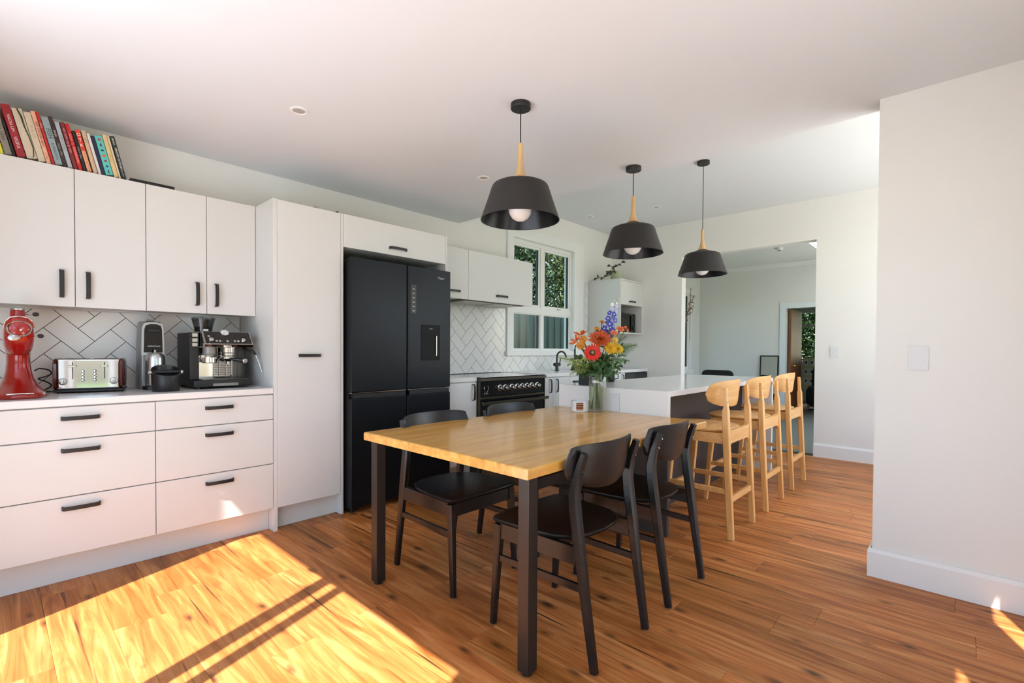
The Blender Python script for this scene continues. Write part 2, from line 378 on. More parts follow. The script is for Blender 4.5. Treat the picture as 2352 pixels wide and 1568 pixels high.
# skirting boards
def skirt(name, poly_path, lab, h=.142, t=.018):
    mb = MB()
    for (x0, x1, y0, y1) in poly_path:
        mb.box(x0, x1, y0, y1, 0, h-.018)
        e = t*.45
        mb.add([(x0, y0, h-.018), (x1, y0, h-.018), (x1, y1, h-.018), (x0, y1, h-.018), (x0+e, y0+e*.5, h), (x1, y0+e*.5, h), (x1, y1-e*.5, h), (x0+e, y1-e*.5, h)],
               [(4, 5, 6, 7), (0, 1, 5, 4), (1, 2, 6, 5), (2, 3, 7, 6), (3, 0, 4, 7)])
    return struct(name, mb, TRIM, lab)
skirt('baseboard_right', [(3.032, 3.0495, YF, .328), (3.0495, 3.2, .3105, .328)], 'white skirting board around the right foreground wall')
skirt('baseboard_far', [(6.082, 6.0995, YF, 1.15), (6.0995, 6.22, 1.132, 1.1495)], 'white skirting board along the far wall')
# ---- herringbone tiles
def clip(poly, x0, x1, z0, z1):
    for ax, lim, sgn in ((0, x0, 1), (0, x1, -1), (1, z0, 1), (1, z1, -1)):
        out = []
        for i in range(len(poly)):
            p, q = poly[i], poly[(i+1) % len(poly)]
            ip = (p[ax]-lim)*sgn >= 0; iq = (q[ax]-lim)*sgn >= 0
            if ip: out.append(p)
            if ip != iq:
                t = (lim-p[ax])/(q[ax]-p[ax]); out.append((p[0]+t*(q[0]-p[0]), p[1]+t*(q[1]-p[1])))
        poly = out
        if not poly: return poly
    return poly
def area(p): return abs(sum(p[i][0]*p[(i+1) % len(p)][1]-p[(i+1) % len(p)][0]*p[i][1] for i in range(len(p))))/2
def herring(x0, x1, z0, z1, ox=.192, oz=1.25, skip=None):
    S = .1016; h = math.sqrt(.5); g = .0016
    def W(u, v): return (ox+(u+v)*h, oz+(-u+v)*h)
    for i in range(-60, 60):
        for j in range(-60, 60):
            k = (i+j) % 4
            if k == 0: u0, u1, v0, v1 = i*S, (i+2)*S, j*S, (j+1)*S
            elif k == 2: u0, u1, v0, v1 = i*S, (i+1)*S, j*S, (j+2)*S
            else: continue
            poly = clip([W(u0+g, v0+g), W(u1-g, v0+g), W(u1-g, v1-g), W(u0+g, v1-g)], x0, x1, z0, z1)
            if len(poly) < 3 or area(poly) < 2e-4: continue
            cx = sum(p[0] for p in poly)/len(poly); cz = sum(p[1] for p in poly)/len(poly)
            t = MB().prism([(p[0]-cx, p[1]-cz) for p in poly], 'y', 0, .0065)
            ob('tile', t.mesh('tile', 20), TILE, wall_left, raw=True, loc=(cx, YW-.0085, cz))
def grout(x0, x1, z0, z1): ob('grout', MB().box(x0, x1, YW-.0062, YW-.0005, z0, z1), GROUT, wall_left)
for (a, b, c, d) in ((-.01, 1.178, .899, 1.352), (2.575, 3.868, .901, 1.6), (3.868, 5.37, .901, 1.075), (5.372, 5.49, .901, 2.06)):
    grout(a, b, c, d); herring(a, b, c, d, ox=.192 if a < 2 else .205)
# ---- kitchen window
win = struct('window_1', MB().box(WX0-.105, WX0, YW-.022, YW-.0005, 1.09, 2.53), TRIM, 'white four-pane window over the sink')
def wpart(n, *b, m=TRIM, p=win, r=0):
    mb = MB()
    for k in b: mb.rbox(*k, r, 1) if r else mb.box(*k)
    return ob(n, mb, m, p)
wpart('architrave', (WX1, WX1+.21, YW-.022, YW-.0005, 1.09, 2.53)); wpart('architrave', (WX0, WX1, YW-.022, YW-.0005, WZ1, 2.53))
wpart('window_sill', (WX0-.13, WX1+.11, YW-.045, YW-.0005, 1.078, 1.128))
ya, yb = YW+.035, YW+.085
wpart('frame', (WX0, WX0+.02, ya, yb, WZ0, WZ1), (WX1-.02, WX1, ya, yb, WZ0, WZ1), (WX0+.02, WX1-.02, ya, yb, WZ1-.045, WZ1), (WX0+.02, WX1-.02, ya, yb, WZ0, WZ0+.015))
wpart('transom', (WX0+.02, WX1-.02, ya-.005, yb+.005, 1.575, 1.655)); wpart('mullion', (4.535, 4.60, ya-.003, yb+.003, WZ0+.015, 1.575), (4.535, 4.60, ya-.003, yb+.003, 1.655, WZ1-.045))
for (a, b) in ((WX0+.02, 4.535), (4.60, WX1-.02)):
    for (c, d, top) in ((1.15, 1.575, 0), (1.655, WZ1-.045, 1)):
        t = .028 if top else .012
        wpart('sash', (a, a+t, ya+.01, yb-.01, c, d), (b-t, b, ya+.01, yb-.01, c, d), (a+t, b-t, ya+.01, yb-.01, d-t, d), (a+t, b-t, ya+.01, yb-.01, c, c+t))
        wpart('gasket', (b-t-.022, b-t, ya+.016, yb-.016, c+t, d-t), m=BLKP)
        wpart('pane', (a+t, b-t-.022, ya+.022, ya+.028, c+t, d-t), m=GLASS)
wpart('catch', (4.86, 4.92, ya-.02, ya-.006, 1.648, 1.66), m=SILVP)
# ---- next room and the room behind it
X2, ZR2 = 9.5, 2.70
struct('floor', MB().box(XF+.12, 13.2, -.7, 4.0, -.06, .004), CARPET, 'grey carpet of the next room')
VX0, VX1, VZ0, VZ1 = 7.2, 8.98, .80, 2.22
w2 = MB()
for bx in ((XF+.12, VX0, 3.76, 3.9, 0, 2.95), (VX1, X2+.1, 3.76, 3.9, 0, 2.95), (VX0, VX1, 3.76, 3.9, 0, VZ0), (VX0, VX1, 3.76, 3.9, VZ1, 2.95)): w2.box(*bx)
struct('wall_left', w2, COOL, 'pale left wall of the next room with a window')
w3 = MB(); DY0, DY1, DZ = 1.35, 2.235, 1.90
for bx in ((X2, X2+.1, DY1, 3.9, 0, 2.95), (X2, X2+.1, -.7, DY0, 0, 2.95), (X2, X2+.1, DY0, DY1, DZ, 2.95)): w3.box(*bx)
struct('wall_far', w3, COOL, 'pale far wall of the next room with a doorway')
w4 = MB()
for bx in ((XF+.12, 6.7, -.15, 0, 0, 2.95), (9.1, X2, -.15, 0, 0, 2.95), (6.7, 9.1, -.15, 0, 0, .5), (6.7, 9.1, -.15, 0, 2.3, 2.95)): w4.box(*bx)
struct('wall_right', w4, COOL, 'pale right wall of the next room with a window opening added for light')  # opening in this unseen wall is added to brighten the room
SKX0, SKX1, SKY0, SKY1 = 7.98, 8.47, 1.05, 1.60
cl = MB()
for bx in ((XF+.12, SKX0, -.1, 3.9, ZR2, 2.95), (SKX1, X2, -.1, 3.9, ZR2, 2.95), (SKX0, SKX1, -.1, SKY0, ZR2, 2.95), (SKX0, SKX1, SKY1, 3.9, ZR2, 2.95)): cl.box(*bx)
struct('ceiling', cl, COOL, 'pale ceiling of the next room')
mb = MB(); pts = [(X2-.001, ZR2-.075), (X2-.014, ZR2-.075), (X2-.07, ZR2-.016), (X2-.07, ZR2-.001), (X2-.001, ZR2-.001)]
mb.prism(pts, 'y', 0, 3.755); struct('trim_2', mb, COOL, 'cove cornice of the next room')
mb = MB()
for bx in ((X2-.02, X2-.0005, DY1, DY1+.095, 0, DZ+.095), (X2-.02, X2-.0005, DY0-.095, DY0, 0, DZ+.095), (X2-.02, X2-.0005, DY0, DY1, DZ, DZ+.095)): mb.box(*bx)
struct('trim_3', mb, mat('cool_trim', (220, 228, 228), .4, var=.01), 'white architrave around the far doorway')
win2 = struct('window_2', MB().box(VX0, VX0+.05, 3.76, 3.84, VZ0, VZ1), TRIM, 'window of the next room seen edge-on')
wpart('frame', (VX1-.05, VX1, 3.76, 3.84, VZ0, VZ1), (VX0+.05, VX1-.05, 3.76, 3.84, VZ1-.05, VZ1), (VX0+.05, VX1-.05, 3.76, 3.84, VZ0, VZ0+.05), p=win2)
wpart('architrave', (VX1, VX1+.08, 3.735, 3.7595, VZ0-.05, VZ1+.08), (VX0-.08, VX1, 3.735, 3.7595, VZ1, VZ1+.08), (VX0-.08, VX1+.08, 3.70, 3.7595, VZ0-.08, VZ0-.0), p=win2)
wpart('gasket', (VX1-.09, VX1-.05, 3.775, 3.825, VZ0+.05, VZ1-.05), m=BLKP, p=win2)
wpart('pane', (VX0+.05, VX1-.09, 3.795, 3.80, VZ0+.05, VZ1-.05), m=GLASS, p=win2)
door = thing('timber_door', 'brown timber door standing open in the far doorway', 'door', (X2+.1, 2.2, 0))
ob('leaf', MB().rbox(X2+.10, X2+.88, 2.175, 2.215, .01, DZ-.01, .002, 1), DOORW, door)
kb = MB().lathe([(.012, 0), (.012, .03), (.028, .035), (.03, .05), (.02, .062), (0, .064)], 16, m=aim((0, -1, 0), (X2+.16, 2.175, .89)))
ob('knob', kb, mat('brass', (190, 150, 80), .25, 1.), door)
r3 = MB(); X3 = 12.6; QY0, QY1, QZ0, QZ1 = .9, 2.72, .93, 2.02
for bx in ((X3, X3+.1, QY1, 4, 0, 2.95), (X3, X3+.1, -.7, QY0, 0, 2.95), (X3, X3+.1, QY0, QY1, 0, QZ0), (X3, X3+.1, QY0, QY1, QZ1, 2.95)): r3.box(*bx)
struct('wall_far', r3, COOL, 'wall of the rearmost room with a window')
struct('wall_left', MB().box(X2+.1, X3, 3.9, 4.0, 0, 2.95), COOL, 'left wall of the rearmost room')
struct('wall_right', MB().box(X2+.1, X3, -.7, -.6, 0, 2.95), COOL, 'right wall of the rearmost room')
struct('ceiling', MB().box(X2+.1, X3, -.7, 4.0, 2.45, 2.95), COOL, 'ceiling of the rearmost room')
win3 = struct('window_3', MB().box(X3-.02, X3+.02, QY0-.07, QY0, QZ0-.07, QZ1+.07), TRIM, 'window in the rearmost room with trees outside')
wpart('frame', (X3-.02, X3+.02, QY1, QY1+.12, QZ0-.07, QZ1+.07), (X3-.02, X3+.02, QY0, QY1, QZ1, QZ1+.07), (X3-.06, X3+.02, QY0, QY1, QZ0-.07, QZ0), (X3, X3+.03, QY0, QY1, 1.70, 1.76), p=win3)
wpart('pane', (X3+.04, X3+.045, QY0, QY1, QZ0, QZ1), m=GLASS, p=win3)
# skylight panel in the next room's ceiling
tag(ob('skylight', MB().box(SKX0, SKX1, SKY0, SKY1, ZR2+.06, ZR2+.08), SKYL), 'bright square skylight in the next room ceiling', 'skylight')
s = thing('smoke_sensor', 'small round white sensor on the next room ceiling', 'sensor', (8.07, 2.0, ZR2))
ob('housing', MB().lathe([(.05, ZR2-.001), (.05, ZR2-.018), (.035, ZR2-.035), (0, ZR2-.037)], 20, (8.07, 2.0, 0)), WPLAS, s)
ob('sensor_cap', MB().lathe([(.015, ZR2-.037), (.015, ZR2-.05), (0, ZR2-.052)], 14, (8.07, 2.0, 0)), GREYP, s)
# leaning mirror
mz, my0, my1 = 1.07, 2.335, 2.64
t = thing('leaning_mirror', 'black framed mirror leaning by the far doorway', 'mirror', (9.42, 2.49, .02))
def lean(z): return 9.40+.075*z/mz
def slab(y0, y1, z0, z1, d0, d1):
    m = MB(); a, b = lean(z0), lean(z1)
    return m.add([(a+d0, y0, z0), (a+d0, y1, z0), (b+d0, y1, z1), (b+d0, y0, z1), (a+d1, y0, z0), (a+d1, y1, z0), (b+d1, y1, z1), (b+d1, y0, z1)],
                 [(0, 1, 2, 3), (4, 5, 6, 7), (0, 1, 5, 4), (1, 2, 6, 5), (2, 3, 7, 6), (3, 0, 4, 7)])
fr = slab(my0, my0+.02, .005, mz, 0, .02); fr.merge(slab(my1-.02, my1, .005, mz, 0, .02)); fr.merge(slab(my0+.02, my1-.02, mz-.02, mz, 0, .02)); fr.merge(slab(my0+.02, my1-.02, .005, .025, 0, .02))
ob('frame', fr, BLK, t); ob('glass', slab(my0+.02, my1-.02, .025, mz-.02, .006, .012), mat('mirror_glass', (190, 196, 194), .03, 1.), t)
# dark upholstered chair in the next room (only its back shows over the island)
t = thing('occasional_chair', 'black upholstered chair back showing over the island', 'chair', (8.2, 2.97, 0))
def supel(cx, cy, w, d, z, e=2.6, n=24):
    o = []
    for k in range(n):
        a = 2*math.pi*k/n; c, s_ = math.cos(a), math.sin(a)
        o.append((cx+w*.5*math.copysign(abs(c)**(2/e), c), cy+d*.5*math.copysign(abs(s_)**(2/e), s_), z))
    return o
ob('seat', MB().loft([supel(8.05, 2.97, .50, .52, .36), supel(8.05, 2.97, .52, .54, .40), supel(8.05, 2.97, .52, .54, .44), supel(8.05, 2.97, .46, .48, .47)]), mat('black_fabric', (22, 24, 25), .85, var=.2, scale=200), t)
bk = MB(); secs = []
for z, w in ((.40, .46), (.60, .52), (.74, .53), (.79, .50), (.815, .44), (.825, .36)):
    secs.append(supel(8.27+.05*(z-.4), 2.97, .07, w, z, 3))
ob('backrest', bk.loft(secs), MATS['black_fabric'], t)
for sx in (-1, 1):
    for sy in (-1, 1): ob('leg', MB().tube([(8.07+sx*.19, 2.97+sy*.2, .37), (8.07+sx*.22, 2.97+sy*.23, .005)], [.016, .011], 8), BLK, t)
# dried flower swag on the next room's wall
t = thing('dried_flower_swag', 'dried brown flower swag hanging on a string by the next room window', 'dried flowers', (8.95, 3.73, 1.6))
sp = [(8.98, 3.733, 2.33), (8.98, 3.732, 2.0), (8.98, 3.732, 1.5)]
ob('string', MB().tube(sp+[(8.98, 3.732, 1.34)], .004, 6), mat('twine', (120, 88, 72), .9), t)
ob('string', MB().tube([(8.98, 3.72, 2.33), (8.90, 3.69, 2.16)], .003, 6), MATS['twine'], t)
lf = MB(); rn = random.Random(3)
for k in range(130):
    u = rn.random(); c = Vector((8.9-.42*u, 3.66, 2.15-.56*u)); d = Vector((rn.uniform(-1, 1), rn.uniform(-1, .4), rn.uniform(-1, 1)))*.07*(1-abs(u-.45))
    n = Vector((rn.uniform(-1, 1), -1, rn.uniform(-1, 1))).normalized(); a = n.orthogonal().normalized()*rn.uniform(.014, .03); b = n.cross(a)*.45
    p = c+d; lf.add([p-a, p+b+n*.004, p+a, p-b+n*.004], [(0, 1, 2, 3)])
ob('dried_leaves', lf, mat('dried_leaf', (140, 108, 84), .9, var=.4, scale=14), t)
stm = MB()
for k in range(6): stm.tube([(8.52+rn.uniform(-.05, .05), 3.67, 1.58+rn.uniform(-.06, .04)), (8.72, 3.66, 1.88), (8.9, 3.68, 2.16)], .003, 5)
ob('stems', stm, MATS['twine'], t)
# things in the rearmost room
t = thing('card_rack', 'pale rack of small cards beyond the far doorway', 'card rack', (11.6, 2.33, 0))
ob('board', MB().box(11.6, 11.62, 2.08, 2.40, .42, 1.02), mat('cream_board', (214, 206, 170), .7), t)
for i in range(3):
    for j in range(3):
        c = ob('card', MB().box(11.594, 11.5995, 2.10+.10*i, 2.18+.10*i, .46+.19*j, .60+.19*j), WHITEC, t)
        ob('print', MB().box(11.591, 11.5935, 2.125+.10*i, 2.155+.10*i, .51+.19*j, .56+.19*j), BLKP, c)
ob('stand', MB().box(11.63, 11.66, 2.18, 2.30, .005, .9), BLK, t)
t = thing('draped_armchair', 'dark armchair draped with clothes beyond the far doorway', 'armchair', (10.9, 1.95, 0))
ob('seat', MB().loft([supel(10.9, 1.85, .7, .62, .12), supel(10.9, 1.85, .74, .66, .2), supel(10.9, 1.85, .74, .66, .38), supel(10.9, 1.85, .66, .6, .44)]), MATS['black_fabric'], t)
ob('backrest', MB().loft([supel(11.2, 1.85, .16, .62, .35), supel(11.24, 1.85, .18, .62, .75), supel(11.27, 1.83, .15, .5, .98), supel(11.28, 1.82, .1, .3, 1.04)]), MATS['black_fabric'], t)
for sx in (-1, 1):
    for sy in (-1, 1): ob('leg', MB().tube([(10.9+sx*.28, 1.85+sy*.24, .13), (10.9+sx*.3, 1.85+sy*.26, .005)], .018, 8), DOORW, t)
ob('throw', MB().loft([supel(10.8, 1.86, .5, .5, .43), supel(10.78, 1.86, .46, .44, .47), supel(10.8, 1.86, .3, .26, .49)]), mat('dark_throw', (62, 52, 44), .9, var=.3, scale=40), t)

# ---- outdoors
g = struct('ground', MB().box(-14, 24, -14, 24, -.3, -.12), GRASS, 'lawn around the house')
struct('ground', MB().box(-5.5, XB-.06, -5, 5, -.119, -.07), mat('bounce_patio', (220, 225, 229), .8, var=.05, scale=8), 'unseen pale deck added outside the glazed doors to bounce light in')  # added reflector: pale neutral ground throwing sunlight onto the near ceiling
struct('ground', MB().box(XB-.06, 10, -4.5, YF-.06, -.119, -.07), BOUNCE_DECK, 'unseen pale deck added along the side wall to bounce sunlight in')  # added reflector: sunlit ground brightening the far ceiling and next room
fence = thing('corrugated_fence', 'grey green corrugated steel fence outside the kitchen window', 'fence', (7, 5.6, -.12))
for s_ in range(5):
    mb = MB(); n = 48; x0 = 4.0+s_*1.6; vs = []; fs = []
    for k in range(n+1):
        xx = x0+1.6*k/n; yy = 5.6+.022*math.sin(2*math.pi*k/6)
        vs += [(xx, yy, -.1), (xx, yy, 1.80)]
    for k in range(n): fs.append((2*k, 2*k+2, 2*k+3, 2*k+1))
    ob('sheet', mb.add(vs, fs), FENCEM, fence, ang=80)
ob('rail', MB().box(4, 12, 5.64, 5.69, .3, .38), FENCEM, fence); ob('rail', MB().box(4, 12, 5.64, 5.69, 1.45, 1.53), FENCEM, fence)
def tree(label, base, crowns, n, m, seed, size=.075, name='garden_tree'):
    rn = random.Random(seed); t = thing(name, label, 'tree', base, group='trees behind the house')
    vs = []; fs = []
    for k in range(n):
        c, r = crowns[rn.randrange(len(crowns))]
        while True:
            d = Vector((rn.uniform(-1, 1), rn.uniform(-1, 1), rn.uniform(-1, 1)))
            if .25 < d.length < 1: break
        p = Vector(c)+Vector((d.x*r[0], d.y*r[1], d.z*r[2]))
        a = Vector((rn.gauss(0, 1), rn.gauss(0, 1), rn.gauss(0, .7)-.4)).normalized()*size*rn.uniform(.6, 1.3)
        b = a.cross(Vector((rn.gauss(0, 1), rn.gauss(0, 1), rn.gauss(0, 1)))).normalized()*size*.33
        i = len(vs); vs += [p-b*.1, p+a*.45+b, p+a, p+a*.45-b]; fs += [(i, i+1, i+2, i+3)]
    f = ob('foliage', MB().add(vs, fs), m, t); f['kind'] = 'stuff'
    c0 = crowns[0][0]; ob('trunk', MB().tube([base, (base[0]+.1, base[1], base[2]+1.0), c0], [.12, .1, .05], 8), BARK, t)
tree('dense dark green tree behind the corrugated fence', (7.4, 7.0, -.12), [((7.75, 7.0, 2.3), (.95, .8, 1.1)), ((7.7, 7.3, 3.6), (1.0, .9, 1.1)), ((7.1, 7.4, 3.0), (1.0, 1.0, 1.4))], 17000, LEAFA, 1, .095)
tree('pale olive green tree right of the dark one behind the fence', (9.9, 6.8, -.12), [((9.75, 6.9, 2.2), (.9, .8, 1.1)), ((9.8, 7.3, 3.7), (.95, .9, 1.2)), ((10.6, 7.0, 2.8), (1.2, .9, 1.6))], 17000, LEAFB, 2, .095)
tree('tall shade tree outside the rearmost window', (16.0, 2.4, -.12), [((16, 2.6, 1.6), (1, 1.8, 1.2)), ((16.3, 1.6, 2.8), (1.2, 1.6, 1.2)), ((16, 3.6, 2.6), (1, 1.4, 1.3)), ((16.3, 3.2, 1.2), (1, 1.6, 1.2))], 16000, LEAFA, 5, .12)
tree('leafy shrub outside the next room window', (8.6, 5.2, -.12), [((8.6, 5.15, 1.2), (.6, .28, .9)), ((9.4, 5.2, 1.5), (.5, .28, .9))], 1500, LEAFA, 6)

# ------------------------------------------------------------------ kitchen joinery
def pull(c, axis, n=(0, -1, 0), L=.138, parent=None, name='handle'):
    """curved black strap handle; c = centre on the face, axis = along, n = out of the face"""
    A = Vector(axis); Nn = Vector(n); C = Vector(c); path = []
    for s_, d in ((-1, 0), (-.985, .010), (-.93, .0205), (-.6, .0245), (0, .026), (.6, .0245), (.93, .0205), (.985, .010), (1, 0)):
        path.append(C+A*(s_*L/2)+Nn*(d+.0005))
    return ob(name, MB().sweep(path, A.cross(Nn), .019, .006, .25), BLK, parent, 'black curved strap handle')
def front(name, x0, x1, z0, z1, y, parent, t=.018, g=.0015):
    return ob(name, MB().rbox(x0+g, x1-g, y, y+t, z0+g, z1-g, .0012, 1), CAB, parent)
YB = 3.105        # base cabinet fronts
def carcass(x0, x1, y, z0, z1, parent, back=YW-.012): return ob('body', MB().box(x0+.0008, x1-.0008, y+.0185, back, z0, z1), CABIN, parent)
# drawer units under the appliance shelf
for i, (x0, x1, lab) in enumerate(((-.012, .584, 'white three-drawer base unit under the red mixer and toaster'), (.584, 1.181, 'white three-drawer base unit under the espresso machine'))):
    u = thing('drawer_unit', lab, 'cabinet', ((x0+x1)/2, 3.4, 0), group='drawer units')
    carcass(x0, x1, YB, .145, .861, u)
    for (z0, z1, zh) in ((.705, .858, .805), (.43, .703, .652), (.15, .428, .377)):
        d = front('drawer', x0, x1, z0, z1, YB, u); pull(((x0+x1)/2+(.002 if i else .003), YB, zh), (1, 0, 0), parent=d)
    ob('plinth', MB().box(x0, x1, 3.19, 3.206, 0.001, .144), CAB, u)
tag(ob('worktop', MB().rbox(-.012, 1.181, YB-.004, YW-.0115, .863, .898, .0025, 1), STONE), 'pale stone worktop carrying the mixer, toaster and coffee machines', 'worktop')
# pantry
u = thing('pantry_cabinet', 'tall plain white pantry cabinet left of the fridge', 'cabinet', (1.42, 3.4, 0))
ob('side_panel', MB().rbox(1.1825, 1.206, YB, YW-.012, .001, 2.07, .001, 1), CAB, u)
ob('side_panel', MB().rbox(1.628, 1.645, YB, YW-.012, .001, 2.07, .001, 1), CAB, u)
ob('body', MB().box(1.207, 1.627, YB+.019, YW-.012, .145, 2.069), CABIN, u)
d = front('door', 1.2055, 1.6275, .147, 2.068, YB, u); pull((1.41, YB, 1.099), (1, 0, 0), parent=d)
ob('plinth', MB().box(1.2065, 1.6275, 3.18, 3.196, .001, .144), CAB, u)
# wall cabinets over the appliances
YU = 3.393
for (x0, xm, x1, lab) in ((.0, .299, .600, 'white two-door wall cabinet under the row of cookbooks'), (.600, .901, 1.1815, 'white two-door wall cabinet beside the tall pantry')):
    u = thing('wall_cabinet', lab, 'cabinet', ((x0+x1)/2, 3.55, 1.36), group='two-door wall cabinets')
    carcass(x0, x1, YU, 1.362, 2.071, u, YW-.001)
    for (a, b, hx) in ((x0, xm, xm-.053), (xm, x1, xm+.05)):
        d = front('door', a, b, 1.352, 2.073, YU, u); pull((hx, YU, 1.471), (0, 0, 1), parent=d)
# cabinet over the fridge
u = thing('fridge_cabinet', 'white flap cabinet and side panel enclosing the fridge', 'cabinet', (2.1, 3.4, 1.84))
ob('body', MB().box(1.647, 2.54, YB+.019, YW-.001, 1.845, 2.069), CABIN, u)
ob('side_panel', MB().rbox(2.5415, 2.559, YB, YW-.012, .001, 2.071, .001, 1), CAB, u)
d = front('flap_door', 1.646, 2.541, 1.842, 2.071, YB, u); pull((2.083, YB, 1.895), (1, 0, 0), L=.145, parent=d)
# range hood cabinets
YH = 3.315
u = thing('rangehood_cabinet', 'white two-flap cabinet housing the range hood above the cooker', 'cabinet', (3.2, 3.5, 1.6))
ob('body', MB().box(2.5605, 3.894, YH+.019, YW-.001, 1.612, 2.06), CABIN, u)
for (a, b, hx) in ((2.5605, 2.985, 2.80), (2.985, 3.896, 3.425)):
    d = front('flap_door', a, b, 1.602, 2.062, YH, u); pull((hx, YH, 1.668), (1, 0, 0), L=.15, parent=d)
h = ob('hood_filter', MB().box(2.95, 3.78, YH+.04, YW-.05, 1.600, 1.6115), OVSTEEL, u)
for k in range(2): ob('filter_mesh', MB().box(3.0+.39*k, 3.36+.39*k, YH+.07, YW-.08, 1.596, 1.5995), STEEL, h)
# base units either side of the cooker
def base_unit(x0, x1, lab, doors, name='base_cabinet'):
    u = thing(name, lab, 'cabinet', ((x0+x1)/2, 3.4, 0), group='base cabinets along the cooker wall')
    carcass(x0, x1, YB, .145, .861, u)
    for k in doors:
        d = front(k[0], k[1], k[2], k[3], k[4], YB, u); pull((k[5], YB, k[6]), k[7], parent=d)
    ob('plinth', MB().box(x0, x1, 3.19, 3.206, 0.001, .144), CAB, u)
V, Hh = (0, 0, 1), (1, 0, 0)
base_unit(2.5605, 2.898, 'narrow white base cabinet between fridge and cooker', [('door', 2.5605, 2.898, .15, .858, 2.855, .77, V)])
base_unit(3.816, 3.99, 'narrow white pull-out cabinet right of the cooker', [('door', 3.816, 3.99, .15, .858, 3.935, .77, V)])
base_unit(3.99, 4.285, 'white base cabinet second from the cooker', [('door', 3.99, 4.285, .15, .858, 4.045, .77, V)])
base_unit(4.285, 4.885, 'white drawer cabinet under the black tap', [('drawer', 4.285, 4.885, .705, .858, 4.41, .80, Hh), ('drawer', 4.285, 4.885, .43, .703, 4.58, .65, Hh), ('drawer', 4.285, 4.885, .15, .428, 4.58, .377, Hh)])
base_unit(4.885, 5.47, 'white base cabinet beside the black dishwasher', [('door', 4.885, 5.47, .15, .858, 5.40, .77, V)])
tag(ob('worktop', MB().rbox(2.5605, 2.899, YB-.004, YW-.0095, .863, .9, .0025, 1), STONE), 'short pale worktop between fridge and cooker', 'worktop')
tag(ob('worktop', MB().rbox(3.8155, 6.085, YB-.004, YW-.0095, .863, .9, .0025, 1), STONE), 'long pale worktop with the black tap under the window', 'worktop')
# dishwasher
u = thing('dishwasher', 'black built-in dishwasher at the end of the worktop', 'dishwasher', (5.77, 3.4, 0))
ob('body', MB().box(5.475, 6.07, YB+.019, YW-.012, .145, .86), BLKP, u)
ob('door', MB().rbox(5.48, 6.065, YB, YB+.018, .15, .768, .002, 1), BLKG, u)
ob('control_panel', MB().rbox(5.48, 6.065, YB-.002, YB+.018, .772, .846, .002, 1), BLKP, u)
ob('end_panel', MB().box(6.068, 6.082, YB, YW-.012, .001, .86), CAB, u)
ob('plinth', MB().box(5.475, 6.067, 3.19, 3.206, .001, .144), CAB, u)
# corner wall cabinet with a niche
u = thing('microwave_cabinet', 'white wall cabinet with open niche for the microwave in the far corner', 'cabinet', (5.8, 3.45, 1.365))
ob('side_panel', MB().rbox(5.5, 5.518, 3.2, YW-.001, 1.365, 2.072, .001, 1), CAB, u)
ob('side_panel', MB().rbox(6.075, 6.0985, 3.2, YW-.001, 1.365, 2.072, .001, 1), CAB, u)
ob('shelf', MB().box(5.5185, 6.0745, 3.2, YW-.012, 1.365, 1.383), CAB, u); ob('shelf', MB().box(5.5185, 6.0745, 3.22, YW-.012, 1.742, 1.76), CAB, u)
ob('top_panel', MB().box(5.5185, 6.0745, 3.2, YW-.012, 2.054, 2.072), CAB, u); ob('back_panel', MB().box(5.5185, 6.0745, YW-.0115, YW-.001, 1.365, 2.072), CABIN, u)
d = front('flap_door', 5.519, 6.074, 1.742, 2.053, 3.20, u); pull((5.80, 3.20, 1.79), (1, 0, 0), L=.15, parent=d)
t = thing('microwave', 'black microwave in the corner cabinet niche', 'microwave', (5.79, 3.45, 1.384))
ob('body', MB().rbox(5.54, 6.03, 3.285, 3.66, 1.386, 1.645, .006, 2), BLKP, t)
d = ob('door', MB().rbox(5.545, 5.91, 3.268, 3.284, 1.392, 1.64, .003, 1), BLKG, t); ob('handle', MB().rbox(5.893, 5.905, 3.25, 3.2675, 1.41, 1.62, .003, 1), BLKP, d)
c = ob('control_panel', MB().rbox(5.914, 6.026, 3.270, 3.284, 1.392, 1.64, .003, 1), BLKG, t)
ob('dial', MB().lathe([(.022, 0), (.02, .012), (0, .013)], 18, m=aim((0, -1, 0), (5.97, 3.2695, 1.45))), OVSTEEL, c)
# potted trailing plant on the corner cabinet
t = thing('potted_trailing_plant', 'striped trailing plant in sage green pot on the corner cabinet', 'plant', (5.60, 3.33, 2.073))
ob('pot', MB().lathe([(.060, 2.0735), (.066, 2.078), (.074, 2.17), (.074, 2.182), (.068, 2.182), (.066, 2.165), (0, 2.165)], 28, (5.60, 3.33, 0)), mat('sage_pot', (158, 164, 132), .55), t)
ob('soil', MB().lathe([(.065, 2.166), (.06, 2.17), (0, 2.172)], 20, (5.60, 3.33, 0)), mat('soil', (50, 38, 28), .95, var=.3), t)
PLL = mat('trailing_leaf', (58, 66, 48), .45, var=.55, scale=60)
def leaf(mb, p, d, n, L, W, fold=.15, curl=.0):
    d = Vector(d).normalized(); n = Vector(n); n = (n-d*n.dot(d)).normalized(); s_ = d.cross(n); p = Vector(p)
    q = lambda u, w, h: p+d*(u*L)+s_*(w*W)+n*(h*W-curl*u*u*L)
    mb.add([q(0, 0, 0), q(.3, .42, fold), q(.65, .36, fold), q(1, 0, 0), q(.65, -.36, fold), q(.3, -.42, fold), q(.33, 0, -.05), q(.68, 0, -.05)],
           [(0, 1, 6), (1, 2, 7, 6), (2, 3, 7), (0, 6, 5), (6, 7, 4, 5), (7, 3, 4)])
RV = Vector((.680, -.733, 0)); DV = Vector((.733, .68, 0))
rn = random.Random(11)
